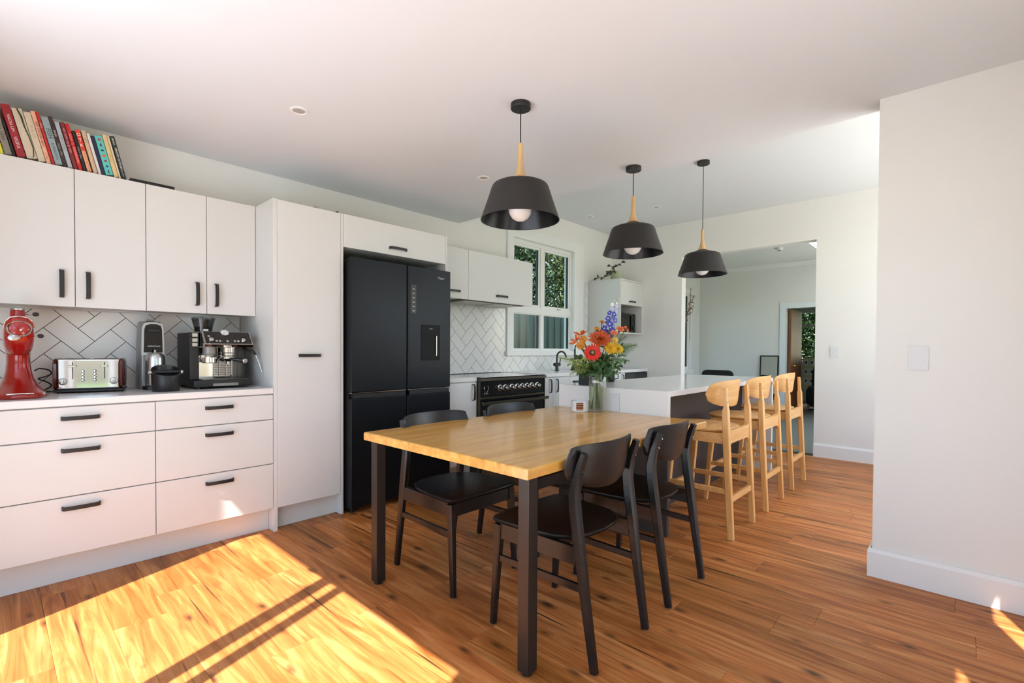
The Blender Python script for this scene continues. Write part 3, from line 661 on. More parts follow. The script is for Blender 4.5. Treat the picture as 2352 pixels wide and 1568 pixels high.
def trail(pts, seed):
    st = ob('stem', MB().tube(pts, .0035, 6), mat('stem_green', (84, 92, 60), .6), t)
    for k, p in enumerate(pts[1:]):
        for q in range(2):
            mb = MB(); d = RV*rn.uniform(-1, 1)+Vector((0, 0, rn.uniform(-.6, .5)))-DV*rn.uniform(.1, .6)
            leaf(mb, p, d, Vector((0, 0, 1))-DV*.8, rn.uniform(.055, .075), .05, .2, .1); ob('leaf', mb, PLL, t)
c0 = Vector((5.60, 3.33, 2.18))
trail([c0, c0-RV*.05-DV*.05+Vector((0, 0, .02)), c0-RV*.10-DV*.07+Vector((0, 0, -.06)), c0-RV*.17-DV*.03+Vector((0, 0, -.08)), c0-RV*.24-DV*.01+Vector((0, 0, -.085))], 1)
trail([c0, c0-RV*.03+Vector((0, 0, .05)), c0+RV*.02+Vector((0, 0, .09)), c0+RV*.07+Vector((0, 0, .12))], 2)
trail([c0, c0-RV*.07-DV*.03+Vector((0, 0, .07))], 3); trail([c0, c0-RV*.06-DV*.06, c0-RV*.09-DV*.07+Vector((0, 0, -.03))], 4)

# ------------------------------------------------------------------ fridge
t = thing('fridge', 'dark steel four-door fridge with water dispenser', 'fridge', (2.1, 3.4, 0))
FX0, FX1, FY = 1.662, 2.535, 3.03
ob('body', MB().rbox(FX0+.004, FX1-.004, FY+.055, 3.66, .03, 1.755, .006, 2), FRSD, t)
XM = 2.118
for (a, b, nm) in ((FX0, XM-.004, 'left'), (XM+.004, FX1, 'right')):
    for (z0, z1) in ((.842, 1.772), (.045, .800)):
        d = ob('door', MB().rbox(a, b, FY, FY+.05, z0, z1, .006, 3), FRDG, t)
        if z0 > .5:
            ob('door_trim', MB().box(a+.004, b-.004, FY+.001, FY+.03, .836, .8415), CHROME, d)
        if nm == 'right' and z0 > .5:
            dp = ob('water_dispenser', MB().rbox(2.243, 2.425, FY-.003, FY-.0003, 1.058, 1.333, .002, 1), mat('dispenser_black', (8, 8, 9), .5, spec=.2), d)
            ob('lever', MB().rbox(2.382, 2.390, FY-.012, FY-.0035, 1.09, 1.25, .002, 1), STEEL, dp)
            ob('print', textmesh('WATER', .009).xf(frame_m((1, 0, 0), (0, 0, 1), (2.335, FY-.0038, 1.302))), SILVP, dp)
            cp = ob('touch_panel', MB().rbox(2.148, 2.196, FY-.0015, FY-.0002, 1.415, 1.632, .001, 1), BLKP, d)
            for k in range(6): ob('touch_key', MB().box(2.163, 2.182, FY-.0019, FY-.0016, 1.43+.033*k, 1.437+.033*k), GREYP, cp)
            ob('logo', textmesh('Haier', .030).xf(frame_m((1, 0, 0), (0, 0, 1), (2.437, FY-.0006, 1.708))), mat('logo_grey', (150, 150, 150), .4, .6), d)
        if z0 < .5: ob('grip_recess', MB().box(a+.02, b-.01, FY+.004, FY+.045, .8005, .832), BLKP, d)
for a in (FX0+.02, FX1-.08): ob('hinge_cap', MB().rbox(a, a+.06, FY+.02, FY+.12, 1.7555, 1.775, .004, 1), BLKP, t)
for a in (FX0+.05, FX1-.05): ob('foot', MB().lathe([(.02, .001), (.02, .03)], 14, (a, FY+.08, 0)), BLKP, t)

# ------------------------------------------------------------------ cooker
t = thing('range_cooker', 'black freestanding range cooker with chrome knobs', 'cooker', (3.357, 3.4, 0))
CX0, CX1, CYF = 2.9005, 3.814, 3.075
ob('body', MB().box(CX0+.002, CX1-.002, CYF+.03, YW-.012, .02, .865), BLKP, t)
ob('hob_glass', MB().rbox(CX0+.006, CX1-.006, CYF-.01, YW-.014, .8885, .8965, .001, 1), BLKG, t)
ob('hob_trim', MB().box(CX0, CX1, CYF-.02, YW-.0125, .866, .888), OVSTEEL, t)
ob('hob_rim', MB().box(CX0, CX0+.0055, CYF-.02, YW-.0125, .8885, .9), BLK, t); ob('hob_rim', MB().box(CX0+.0055, CX1, YW-.0135, YW-.0125, .8885, .902), BLK, t)
cp = ob('control_panel', MB().rbox(CX0+.012, CX1-.012, CYF, CYF+.028, .722, .862, .002, 1), BLKG, t)
for a in (CX0+.002, CX1-.010): ob('side_trim', MB().box(a, a+.008, CYF-.004, CYF+.028, .03, .863), OVSTEEL, t)
for kx in (3.155, 3.225, 3.315, 3.39, 3.46, 3.53, 3.60, 3.685):
    k = ob('knob', MB().lathe([(.030, 0), (.030, .006), (.022, .010), (.020, .036), (.016, .042), (0, .043)], 20, m=aim((0, -1, 0), (kx, CYF-.0003, .795))), CHROME, cp)
    ob('pointer', MB().box(kx-.002, kx+.002, CYF-.0455, CYF-.0435, .79, .813), BLKP, k)
wreath = MB()
for sgn in (-1, 1):
    wreath.tube([(2.985+sgn*.002, CYF-.001, .757), (2.985+sgn*.02, CYF-.001, .775), (2.985+sgn*.026, CYF-.001, .80), (2.985+sgn*.018, CYF-.001, .825)], [.002, .003, .003, .001], 6)
for q in (-.02, .0, .02): wreath.lathe([(.005, 0), (.004, .001), (0, .0012)], 10, m=aim((0, -1, 0), (2.985+q, CYF-.0003, .75)))
ob('emblem', wreath, CHROME, cp)
d = ob('oven_door', MB().rbox(CX0+.012, CX1-.012, CYF+.002, CYF+.028, .10, .700, .002, 1), BLKG, t)
ob('door_rail', MB().rbox(CX0+.012, CX1-.012, CYF-.004, CYF+.028, .703, .719, .002, 1), OVSTEEL, t)
h = ob('handle', MB().rbox(CX0+.0, CX1+.0, CYF-.055, CYF-.038, .655, .683, .003, 1), OVSTEEL, d)
for a in (CX0+.03, CX1-.05): ob('bracket', MB().box(a, a+.02, CYF-.0375, CYF+.0015, .66, .678), STEEL, h)
ob('kick_drawer', MB().rbox(CX0+.012, CX1-.012, CYF+.004, CYF+.028, .03, .095, .002, 1), OVSTEEL, t)
for a in (CX0+.06, CX1-.06): ob('foot', MB().lathe([(.018, .001), (.018, .02)], 12, (a, CYF+.1, 0)), STEEL, t)

# ------------------------------------------------------------------ island
IX0, IX1, IY0, IY1, IZ = 2.795, 5.06, 1.292, 2.12, .893
t = thing('kitchen_island', 'white waterfall island with dark seating side', 'island', (3.9, 1.7, 0))
ob('worktop', MB().rbox(IX0+.0342, IX1, IY0, IY1, IZ-.034, IZ, .001, 1), ISL, t)
ob('waterfall_end', MB().rbox(IX0, IX0+.034, IY0, IY1, .66, IZ, .001, 1), ISL, t)
ob('end_panel', MB().box(IX0+.003, IX0+.034, IY0+.002, IY1-.002, .001, .6595), DARKP, t)
ob('waterfall_end', MB().rbox(IX1-.034, IX1, IY0, IY1, .001, IZ-.0345, .002, 1), ISL, t)
ob('seating_panel', MB().box(IX0+.0345, IX1-.0345, 1.56, 1.578, .001, IZ-.035), DARKP, t)
ob('body', MB().box(IX0+.0345, IX1-.0345, 1.5785, IY1-.03, .1, IZ-.035), CABIN, t)
for k in range(4):
    a = IX0+.036+k*.5475; d = ob('door', MB().rbox(a, a+.544, IY1-.029, IY1-.011, .12, IZ-.04, .001, 1), CAB, t); pull((a+.27, IY1-.011, .8), (1, 0, 0), n=(0, 1, 0), parent=d)
ob('plinth', MB().box(IX0+.0345, IX1-.0345, 1.60, IY1-.09, .001, .099), CAB, t)
def socket(name, lab, c, n, xa, w, h, rows, cols, cat='switch', kw=.018, kh=.011, gx=.022, gz=.022, r=.006, dz=0):
    X = Vector(xa); Nn = Vector(n); m_ = frame_m(xa, (0, 0, 1), c); tt = thing(name, lab, cat, c)
    ob('plate', MB().prism(rrect(0, 0, w, h, r), 'z', .0004, .008).xf(m_), WPLAS, tt)
    for i in range(cols):
        for j in range(rows):
            ob('rocker', MB().prism(rrect((i-(cols-1)/2)*gx, (j-(rows-1)/2)*gz+dz, kw, kh, .0025), 'z', .0081, .0105).xf(m_), WPLAS, tt)
    return tt
socket('power_socket', 'white power socket on the end of the island', (IX0, 1.66, .803), (-1, 0, 0), (0, -1, 0), .075, .118, 1, 2, 'socket', .012, .02, .03)
socket('light_switch', 'white four-button light switch on the right foreground wall', (3.05, .1425, 1.112), (-1, 0, 0), (0, -1, 0), .074, .117, 2, 2, 'switch', .020, .014, .026, .026)
socket('light_switch', 'white light switch on the far wall right of the opening', (6.10, .97, 1.137), (-1, 0, 0), (0, -1, 0), .075, .117, 2, 1, 'switch', .03, .012, .03, .03)
socket('power_socket', 'white double power socket behind the red mixer', (.035, YW-.0086, 1.03), (0, -1, 0), (1, 0, 0), .12, .075, 1, 2, 'socket', .018, .012, .05)
# black tap
t = thing('kitchen_tap', 'matte black gooseneck tap at the sink under the window', 'tap', (4.50, 3.45, .9))
B0 = Vector((4.50, 3.45, .9005)); td = Vector((.35, -.25, 0)).normalized()
ob('base', MB().lathe([(.028, .9005), (.028, .908), (.018, .912), (.018, .96)], 20, (4.5, 3.45, 0)), BLK, t)
ob('mixer_body', MB().tube([B0+Vector((-.045, .0, .075)), B0+Vector((.05, -.0, .075))], .021, 16), BLK, t)
pth = [B0+Vector((0, 0, .05)), B0+Vector((0, 0, .16))]
for k in range(9):
    a = math.pi*k/8*1.08; pth.append(B0+Vector((0, 0, .165))+td*(.055*(1-math.cos(a)))+Vector((0, 0, .062*math.sin(a))))
ob('spout', MB().tube(pth, .0105, 12), BLK, t)
ob('lever', MB().tube([B0+Vector((.04, -.01, .08)), B0+Vector((.046, -.02, .15))], .006, 8), BLK, t)
# black bottle with slender neck by the sink
t = thing('slender_black_dispenser', 'slender black dispenser with conical base on the worktop behind the bouquet', 'dispenser', (4.86, 3.45, .9))
ob('body', MB().lathe([(.052, .9005), (.05, .915), (.022, .985), (.012, 1.0), (.011, 1.16), (0, 1.161)], 20, (4.86, 3.45, 0)), BLK, t)
ob('spout', MB().tube([(4.86, 3.45, 1.155), (4.865, 3.445, 1.2), (4.90, 3.42, 1.215), (4.94, 3.39, 1.2)], .008, 8), BLK, t)
# black round bowl on the far worktop
t = thing('black_bowl', 'low black bowl on the worktop near the dishwasher', 'bowl', (5.02, 3.25, .9005))
ob('bowl', MB().lathe([(.05, .9012), (.075, .915), (.10, .945), (.108, .98), (.102, .98), (.09, .945), (.0, .92)], 26, (5.02, 3.25, 0)), BLKG, t)
ob('lid', MB().lathe([(.107, .981), (.09, .996), (.04, 1.006), (.012, 1.008), (.012, 1.022), (0, 1.023)], 26, (5.02, 3.25, 0)), BLKP, t)
# black box on the island
t = thing('black_speaker_box', 'matte black tapered box on the island behind the vase', 'box', (2.93, 1.93, IZ))
ob('body', MB().loft([[(2.87+.0, 2.005, IZ+.0008), (2.99, 2.005, IZ+.0008), (2.99, 1.885, IZ+.0008), (2.87, 1.885, IZ+.0008)], [(2.875, 1.997, IZ+.15), (2.985, 1.997, IZ+.15), (2.985, 1.89, IZ+.15), (2.875, 1.89, IZ+.15)]]), mat('charcoal_fabric', (44, 46, 49), .7, var=.1, scale=200), t)
ob('foot_pad', MB().box(2.88, 2.98, 1.895, 1.995, IZ+.0002, IZ+.0007), BLKP, t)
ob('indicator', MB().lathe([(.003, 0), (.002, .001), (0, .0012)], 8, m=aim((-1, 0, 0), (2.872, 1.905, IZ+.09))), GREYP, t)
t = thing('black_mug', 'small black mug on the island right of the vase', 'mug', (3.33, 2.02, IZ))
ob('cup', MB().lathe([(.030, IZ+.0006), (.034, IZ+.006), (.036, IZ+.085), (.032, IZ+.085), (.03, IZ+.01), (0, IZ+.009)], 22, (3.33, 2.02, 0)), BLKG, t)
ob('ear', MB().tube([(3.33+.036*.7, 2.02-.036*.7, IZ+.065), (3.33+.062*.7, 2.02-.062*.7, IZ+.06), (3.33+.062*.7, 2.02-.062*.7, IZ+.03), (3.33+.035*.7, 2.02-.035*.7, IZ+.022)], .005, 8), BLKG, t)

# ------------------------------------------------------------------ dining table
TX0, TX1, TY0, TY1, TZ = 1.222, 2.782, 1.055, 2.107, .74
t = thing('dining_table', 'honey pine butcher-block dining table with black square legs', 'table', ((TX0+TX1)/2, (TY0+TY1)/2, 0))
y = TY0; rn = random.Random(5); k = 0
ws = []
while y < TY1-.001:
    w = rn.choice((.055, .065, .075, .085))
    if TY1-y-w < .04: w = TY1-y
    ws.append((y, y+w)); y += w
for (a, b) in ws:
    first, last = a == TY0, abs(b-TY1) < 1e-6
    r = .006; pf = []      # section in YZ with rounded outer edges, extruded along X with rounded ends
    if first: pf += [(a, TZ-.038+r*.4), (a+r*.4, TZ-.038)]
    else: pf += [(a, TZ-.038)]
    if last: pf += [(b-r*.4, TZ-.038), (b, TZ-.038+r*.4), (b, TZ-r), (b-r*.3, TZ-r*.3), (b-r, TZ)]
    else: pf += [(b, TZ-.038), (b, TZ)]
    if first: pf += [(a+r, TZ), (a+r*.3, TZ-r*.3), (a, TZ-r)]
    else: pf += [(a, TZ)]
    def ins(p, d): return (p[0], min(p[1], TZ-d))
    secs = [[(xx, *ins(p, d)) for p in pf] for xx, d in ((TX0, r), (TX0+r*.3, r*.3), (TX0+r, 0), (TX1-r, 0), (TX1-r*.3, r*.3), (TX1, r))]
    ob('stave', MB().loft(secs), STAVE, t, ang=15)
for lx in (TX0+.028,):
    for ly in (TY0+.02, TY1-.07):
        l = ob('leg', MB().rbox(lx, lx+.05, ly, ly+.05, .012, TZ-.0385, .003, 2), BLKM, t)
        ob('foot', MB().lathe([(.02, .001), (.02, .0118)], 18, (lx+.025, ly+.025, 0)), BLKP, l)
ob('wall_bracket', MB().box(IX0-.012, IX0-.0005, 1.36, 2.0, TZ-.09, TZ-.0385), BLKM, t)
for ly in (1.315, TY1-.065): ob('rail', MB().box(TX0+.079, IX0-.0005, ly, ly+.04, TZ-.06, TZ-.0385), BLKM, t)

# ------------------------------------------------------------------ dining chairs
def curved_panel(nx, nz, fx, fb, ft, fy, th):
    """bent sheet: fx(u) x, fb/ft(u) bottom and top height, fy(u,v) depth; th thickness"""
    mb = MB(); vs = []; fs = []
    for s_ in (0, 1):
        for i in range(nx+1):
            u = -1+2*i/nx
            for j in range(nz+1):
                v = j/nz; z = fb(u)+(ft(u)-fb(u))*v; e = .25*th if j in (0, nz) or i in (0, nx) else 0
                vs.append((fx(u), fy(u, z)+(th/2-e if s_ else -th/2+e), z))
    st = (nx+1)*(nz+1); idx = lambda s_, i, j: s_*st+i*(nz+1)+j
    for i in range(nx):
        for j in range(nz):
            fs.append((idx(0, i, j), idx(0, i+1, j), idx(0, i+1, j+1), idx(0, i, j+1))); fs.append((idx(1, i, j), idx(1, i, j+1), idx(1, i+1, j+1), idx(1, i+1, j)))
    for i in range(nx):
        for j in (0, nz): fs.append((idx(0, i, j), idx(0, i+1, j), idx(1, i+1, j), idx(1, i, j)))
    for j in range(nz):
        for i in (0, nx): fs.append((idx(0, i, j), idx(0, i, j+1), idx(1, i, j+1), idx(1, i, j)))
    return mb.add(vs, fs)
def make_chair():
    t = thing('dining_chair', '', 'chair', group='black dining chairs')
    for s_ in (-1, 1):
        # back leg and post in one bent piece
        path = [(s_*.188, -.243, .004), (s_*.190, -.205, .25), (s_*.192, -.178, .44), (s_*.192, -.160, .56), (s_*.191, -.155, .62), (s_*.190, -.168, .69), (s_*.189, -.196, .772)]
        l = ob('back_leg', MB().sweep(path, (1, 0, 0), [.026, .030, .034, .036, .034, .031, .026], [.030, .036, .042, .044, .042, .034, .026], .45), BWOOD, t)
        ob('glide', MB().lathe([(.009, .0006), (.009, .004)], 10, (s_*.188, -.243, 0)), SILVP, l)
        for zz, yy in ((.705, -.190), (.748, -.205)):
            ob('screw', MB().lathe([(.006, 0), (.005, .002), (0, .0022)], 10, m=aim((0, -1, .35), (s_*.1895, yy-.0, zz))), BLKG, l)
        fl = ob('front_leg', MB().sweep([(s_*.208, .240, .004), (s_*.200, .212, .425)], (1, 0, 0), [.024, .036], [.024, .036], .3), BWOOD, t)
        ob('glide', MB().lathe([(.009, .0006), (.009, .004)], 10, (s_*.208, .240, 0)), SILVP, fl)
        ob('side_apron', MB().sweep([(s_*.193, -.168, .40), (s_*.200, .200, .40)], (0, 0, 1), .066, .02, .15), BWOOD, t)
        ob('side_stretcher', MB().sweep([(s_*.191, -.19, .285), (s_*.203, .222, .285)], (0, 0, 1), .028, .014, .3), BWOOD, t)
    ob('front_apron', MB().sweep([(-.185, .212, .395), (.185, .212, .395)], (0, 0, 1), .062, .02, .15), BWOOD, t)
    ob('rear_rail', MB().sweep([(-.19, -.06, .41), (.19, -.06, .41)], (0, 0, 1), .04, .02, .15), BWOOD, t)
    # seat: wide front with rounded corners, round back tucked between the posts
    out = []
    for k in range(7): a = R(-90+15*k*1.0); out.append((.178+.05*math.cos(a+0)*.999, .205+.05*math.sin(a)+.0)) if False else None
    out = [(-.228, .20), (-.222, .232), (-.20, .246), (-.1, .252), (0, .254), (.1, .252), (.20, .246), (.222, .232), (.228, .20), (.224, .10), (.214, .0), (.198, -.07), (.165, -.125), (.10, -.158), (0, -.17), (-.10, -.158), (-.165, -.125), (-.198, -.07), (-.214, 0), (-.224, .10)]
    secs = []
    for z, k in ((.433, .955), (.438, .985), (.446, 1.0), (.452, .992), (.4535, .97)): secs.append([(a*k, .04+(b-.04)*k, z) for a, b in out])
    sm = MB().loft(secs); top = [(a*.6, .04+(b-.04)*.6, .4475) for a, b in out]
    ob('seat', sm, wood('black_stained_seat', [(8, 7, 7), (12, 11, 11), (20, 18, 18)], (50, 5, 20), .42, bump=.2, spec=.25), t)
    def rc(u, p=5): return (max(0, 1-abs(u)**p))**(1/p)
    fx = lambda u: u*.228
    ft = lambda u: .715+.085*rc(u, 6)+.0*u
    fb = lambda u: .715-.095*(1-.55*u*u)*rc(u, 7)
    fy = lambda u, z: -.180+.062*u*u-.30*(z-.62)*.55
    ob('backrest', curved_panel(28, 8, fx, fb, ft, fy, .014), BWOODH, t, ang=50)
    return t
ch = make_chair()
ch.location = (1.622, 1.168, 0); ch['label'] = 'black wooden dining chair nearest the camera, behind the front table leg'
dup(ch, (2.222, 1.172, 0), 0, 'black wooden dining chair beside the pale bar stools')
dup(ch, (1.640, 1.925, 0), math.pi, 'black wooden dining chair in front of the fridge')
dup(ch, (2.240, 1.927, 0), math.pi, 'black wooden dining chair in front of the cooker')

# ------------------------------------------------------------------ bar stools
def make_stool():
    t = thing('bar_stool', '', 'stool', group='pale wooden bar stools at the island')
    for s_ in (-1, 1):
        path = [(s_*.205, -.222, .002), (s_*.205, -.205, .30), (s_*.204, -.19, .58), (s_*.203, -.182, .78), (s_*.199, -.182, .80), (s_*.196, -.176, .915)]
        ob('back_leg', MB().sweep(path, (1, 0, 0), [.030, .036, .042, .044, .036, .030], [.034, .036, .036, .034, .022, .018], .2), BIRCH, t)
        for zz in (.83, .875): ob('dowel', MB().lathe([(.005, 0), (.005, .002)], 10, m=aim((0, -1, 0), (s_*.1975, -.192, zz))), NECK, t)
        ob('front_leg', MB().sweep([(s_*.200, .205, .002), (s_*.188, .155, .628)], (1, 0, 0), [.028, .038], [.028, .038], .2), BIRCH, t)
        ap = ob('side_apron', MB().sweep([(s_*.197, -.185, .605), (s_*.188, .155, .605)], (0, 0, 1), .062, .02, .1), BIRCHH, t)
        for (yy, zz) in ((-.05, .622), (-.05, .59), (.10, .605)): ob('bolt', MB().lathe([(.005, 0), (.005, .0015)], 10, m=aim((s_, 0, 0), (s_*(.2005 if yy < 0 else .1985), yy, zz))), BLKP, ap)
        ob('footrest', MB().sweep([(s_*.202, -.205, .285), (s_*.195, .182, .285)], (0, 0, 1), .030, .020, .15), BIRCH, t)
    # rear frame rail with rounded fillets into the posts
    poly = []; xi = .185; z0, z1, f = .575, .655, .045
    for k in range(7): a = R(90*k/6); poly.append((-xi+f-f*math.cos(a), z1+f-f*math.sin(a)))
    for k in range(7): a = R(90*k/6); poly.append((xi-f+f*math.sin(a), z1+f-f*math.cos(a)))
    for k in range(7): a = R(90*k/6); poly.append((xi-f+f*math.cos(a), z0-f+f*math.sin(a)))
    for k in range(7): a = R(90*k/6); poly.append((-xi+f-f*math.sin(a), z0-f+f*math.cos(a)))
    ob('rear_rail', MB().prism(poly, 'y', -.200, -.178), BIRCHH, t)
    ob('front_apron', MB().sweep([(-.17, .158, .61), (.17, .158, .61)], (0, 0, 1), .05, .02, .1), BIRCHH, t)
    ob('footrest', MB().sweep([(-.187, -.207, .235), (.187, -.207, .235)], (0, 0, 1), .034, .022, .15), BIRCHH, t)
    ob('footrest', MB().sweep([(-.18, .186, .25), (.18, .186, .25)], (0, 0, 1), .034, .022, .15), BIRCHH, t)
    o = supel(0, .03, .42, .41, 0, 2.9, 28); secs = []
    for z, k in ((.638, .95), (.643, .985), (.650, 1.), (.656, .99), (.658, .965)): secs.append([(p[0]*k, .03+(p[1]-.03)*k, z) for p in o])
    ob('seat', MB().loft(secs), BIRCHH, t)
    def rc(u, p): return (max(0, 1-abs(u)**p))**(1/p)
    ob('backrest', curved_panel(28, 8, lambda u: u*.262, lambda u: .878-.088*rc(u, 2.4), lambda u: .878+.082*rc(u, 3.2), lambda u, z: -.166+.085*u*u-.12*(z-.87), .012), BIRCHH, t, ang=50)
    return t
st = make_stool(); st.location = (3.235, 1.215, 0); st['label'] = 'pale wooden bar stool nearest the dining table'
dup(st, (3.950, 1.215, 0), 0, 'pale wooden bar stool in the middle of the three at the island')
dup(st, (4.68, 1.215, 0), 0, 'pale wooden bar stool farthest along the island by the opening')

# ------------------------------------------------------------------ pendants, downlights
def pendant(lab, x, y, zc):
    t = thing('pendant_lamp', lab, 'pendant lamp', (x, y, zc), group='black pendant lamps over table and island')
    c = (x, y, 0)
    ob('canopy', MB().lathe([(.052, zc-.0005), (.052, zc-.024), (.050, zc-.027), (0, zc-.027)], 28, c), BLK, t)
    ob('cord', MB().tube([(x, y, zc-.027), (x, y, 2.204)], .003, 8), BLK, t)
    ob('neck', MB().lathe([(.0125, 2.206), (.0128, 2.15), (.015, 2.10), (.021, 2.065), (.030, 2.042), (.037, 2.030), (.0, 2.0295)][::-1] if False else [(.0, 2.206), (.0125, 2.206), (.0128, 2.15), (.015, 2.10), (.021, 2.065), (.030, 2.042), (.037, 2.030), (0, 2.0295)], 24, c), NECK, t)
    s = ob('shade', MB().lathe([(.036, 2.029), (.07, 2.014), (.125, 1.998), (.141, 1.990), (.148, 1.978), (.165, 1.925), (.203, 1.815), (.2045, 1.812)], 48, c, caps=False), SHADE, t)
    ob('inner_lining', MB().lathe([(.034, 2.025), (.07, 2.010), (.124, 1.994), (.145, 1.977), (.162, 1.925), (.2005, 1.813), (.2045, 1.812)], 48, c, caps=False), SHADEIN, t)
    ob('bulb', MB().lathe([(0, 1.807), (.022, 1.811), (.042, 1.824), (.056, 1.845), (.061, 1.868), (.056, 1.892), (.042, 1.915), (.025, 1.932), (.02, 1.95), (.02, 1.99), (0, 1.991)], 28, c), BULB, t)
pendant('black dome pendant lamp above the dining table, nearest and largest', 1.867, 1.677, ZC)
pendant('black dome pendant lamp in the middle of the row of three', 3.029, 1.669, ZC)
pendant('black dome pendant lamp farthest along, on the higher ceiling with long cord', 4.25, 1.664, ZC2)
for (x, y, z, lab) in ((1.124, 2.597, ZC, 'recessed white downlight over the left cabinets'), (2.477, 2.588, ZC, 'recessed white downlight left of the nearest pendant'),
                       (5.051, 3.374, ZC2, 'recessed downlight on the higher ceiling near the sink window'), (5.226, 2.58, ZC2, 'recessed downlight on the higher ceiling near the opening')):
    t = thing('downlight', lab, 'downlight', (x, y, z), group='recessed downlights')
    ob('bezel', MB().lathe([(.030, z-.0015), (.034, z-.006), (.046, z-.005), (.047, z-.0004)], 28, (x, y, 0), caps=False), TRIM, t)
    ob('lens', MB().lathe([(.0305, z-.002), (.0, z-.0015)], 24, (x, y, 0)), mat('downlight_lens', (176, 170, 162), .4, var=.02) if 'downlight_lens' not in MATS else MATS['downlight_lens'], t)

# ------------------------------------------------------------------ counter appliances
WZ = .8985
# red stand mixer, seen head-on
t = thing('stand_mixer', 'red stand mixer without bowl at the left end of the worktop', 'mixer', (.088, 3.36, WZ))
mx_, my_ = .088, 3.36
def sup2(cx, cy, w, d, z, e=2.4, n=28): return supel(cx, cy, w, d, z, e, n)
ob('base', MB().loft([sup2(mx_, my_, .190, .33, WZ+.0006), sup2(mx_, my_, .196, .34, WZ+.006), sup2(mx_, my_, .194, .336, WZ+.018), sup2(mx_, my_+.01, .176, .30, WZ+.03),
    sup2(mx_, my_+.03, .140, .22, WZ+.055), sup2(mx_, my_+.045, .112, .17, WZ+.085), sup2(mx_, my_+.05, .094, .15, WZ+.125), sup2(mx_, my_+.05, .086, .14, WZ+.17), sup2(mx_, my_+.05, .086, .15, WZ+.20), sup2(mx_, my_+.05, .090, .16, WZ+.245)]), RED, t, ang=60)
hd = []
for (yy, w, h, zc) in ((3.232, .06, .075, 1.228), (3.236, .085, .10, 1.228), (3.246, .096, .128, 1.222), (3.30, .104, .172, 1.198), (3.36, .106, .19, 1.190), (3.44, .104, .18, 1.196), (3.50, .09, .15, 1.21), (3.535, .05, .09, 1.225)):
    ring = []
    for k in range(32):
        a = 2*math.pi*k/32; c, s_ = math.cos(a), math.sin(a); e = 2/2.7
        ring.append((mx_+w*.5*math.copysign(abs(c)**e, c), yy, zc+h*.5*math.copysign(abs(s_)**e, s_)))
    hd.append(ring)
hd_o = ob('head', MB().loft(hd), RED, t, ang=60)
band = MB()
for (w, h, zc, yy) in ((.108, .03, 1.27, 3.30),):
    band.tube([(mx_-.051, 3.262, 1.235), (mx_-.046, 3.248, 1.262), (mx_-.03, 3.243, 1.281), (mx_, 3.241, 1.287), (mx_+.03, 3.243, 1.281), (mx_+.046, 3.248, 1.262), (mx_+.051, 3.262, 1.235)], .0028, 8)
ob('trim_band', band, CHROME, hd_o)
hub = MB().lathe([(.041, 0), (.044, .004), (.041, .010), (.037, .007), (.0365, .003)], 32, m=aim((0, -1, .05), (mx_, 3.2335, 1.228)) @ Matrix.Diagonal((1.02, .88, 1, 1)), caps=False)
ob('hub_ring', hub, CHROME, hd_o)
ob('hub_cover', MB().lathe([(.036, 0), (.034, .005), (.02, .008), (0, .009)], 28, m=aim((0, -1, .05), (mx_, 3.2335, 1.228)) @ Matrix.Diagonal((1.02, .88, 1, 1))), RED, hd_o)
ob('hub_screw', MB().lathe([(.005, 0), (.004, .003), (0, .0035)], 12, m=aim((0, -1, 0), (mx_+.004, 3.224, 1.222))), CHROME, hd_o)
ob('badge', MB().lathe([(.02, 0), (.02, .004), (.015, .006), (0, .007)], 24, m=aim((0, -1, .1), (mx_-.018, 3.233, 1.186)) @ Matrix.Diagonal((1.05, .72, 1, 1))), STEEL, hd_o)
ob('attachment_hub', MB().lathe([(.026, 1.28), (.026, 1.312), (.023, 1.318), (.0, 1.318)], 24, (mx_-.004, 3.30, 0)), RED, hd_o)
ob('hub_cap', MB().lathe([(.0265, 1.3185), (.0265, 1.326), (.022, 1.329), (0, 1.329)], 24, (mx_-.004, 3.30, 0)), STEEL, hd_o)
for (sx, zz, L_) in ((1, 1.30, .05), (1, 1.195, .066), (-1, 1.175, .066)):
    kb = ob('knob_lever', MB().tube([(mx_+sx*.022, 3.31, zz), (mx_+sx*L_, 3.30, zz+.002)], .003, 8), CHROME, hd_o)
    ob('knob', MB().lathe([(0, -.013), (.008, -.009), (.0105, 0), (.008, .009), (0, .013)], 14, m=aim((sx, -.1, 0), (mx_+sx*(L_+.008), 3.299, zz+.002))), BLKP, kb)
ob('base_band', MB().tube([(mx_-.045, 3.206, WZ+.024), (mx_, 3.199, WZ+.026), (mx_+.045, 3.206, WZ+.024)], .004, 8), CHROME, t)
tag(ob('mixer_cord', MB().tube(smooth([(.15, 3.52, 1.02), (.17, 3.55, 1.03), (.205, 3.56, 1.02), (.215, 3.57, 1.00), (.19, 3.57, .985), (.165, 3.57, .975), (.20, 3.58, .955), (.215, 3.58, .935), (.19, 3.57, .915), (.17, 3.56, .905), (.215, 3.59, .9035), (.20, 3.62, .9035)]), .0035, 8), BLKP), 'looped black power cord between the red mixer and toaster', 'cord')
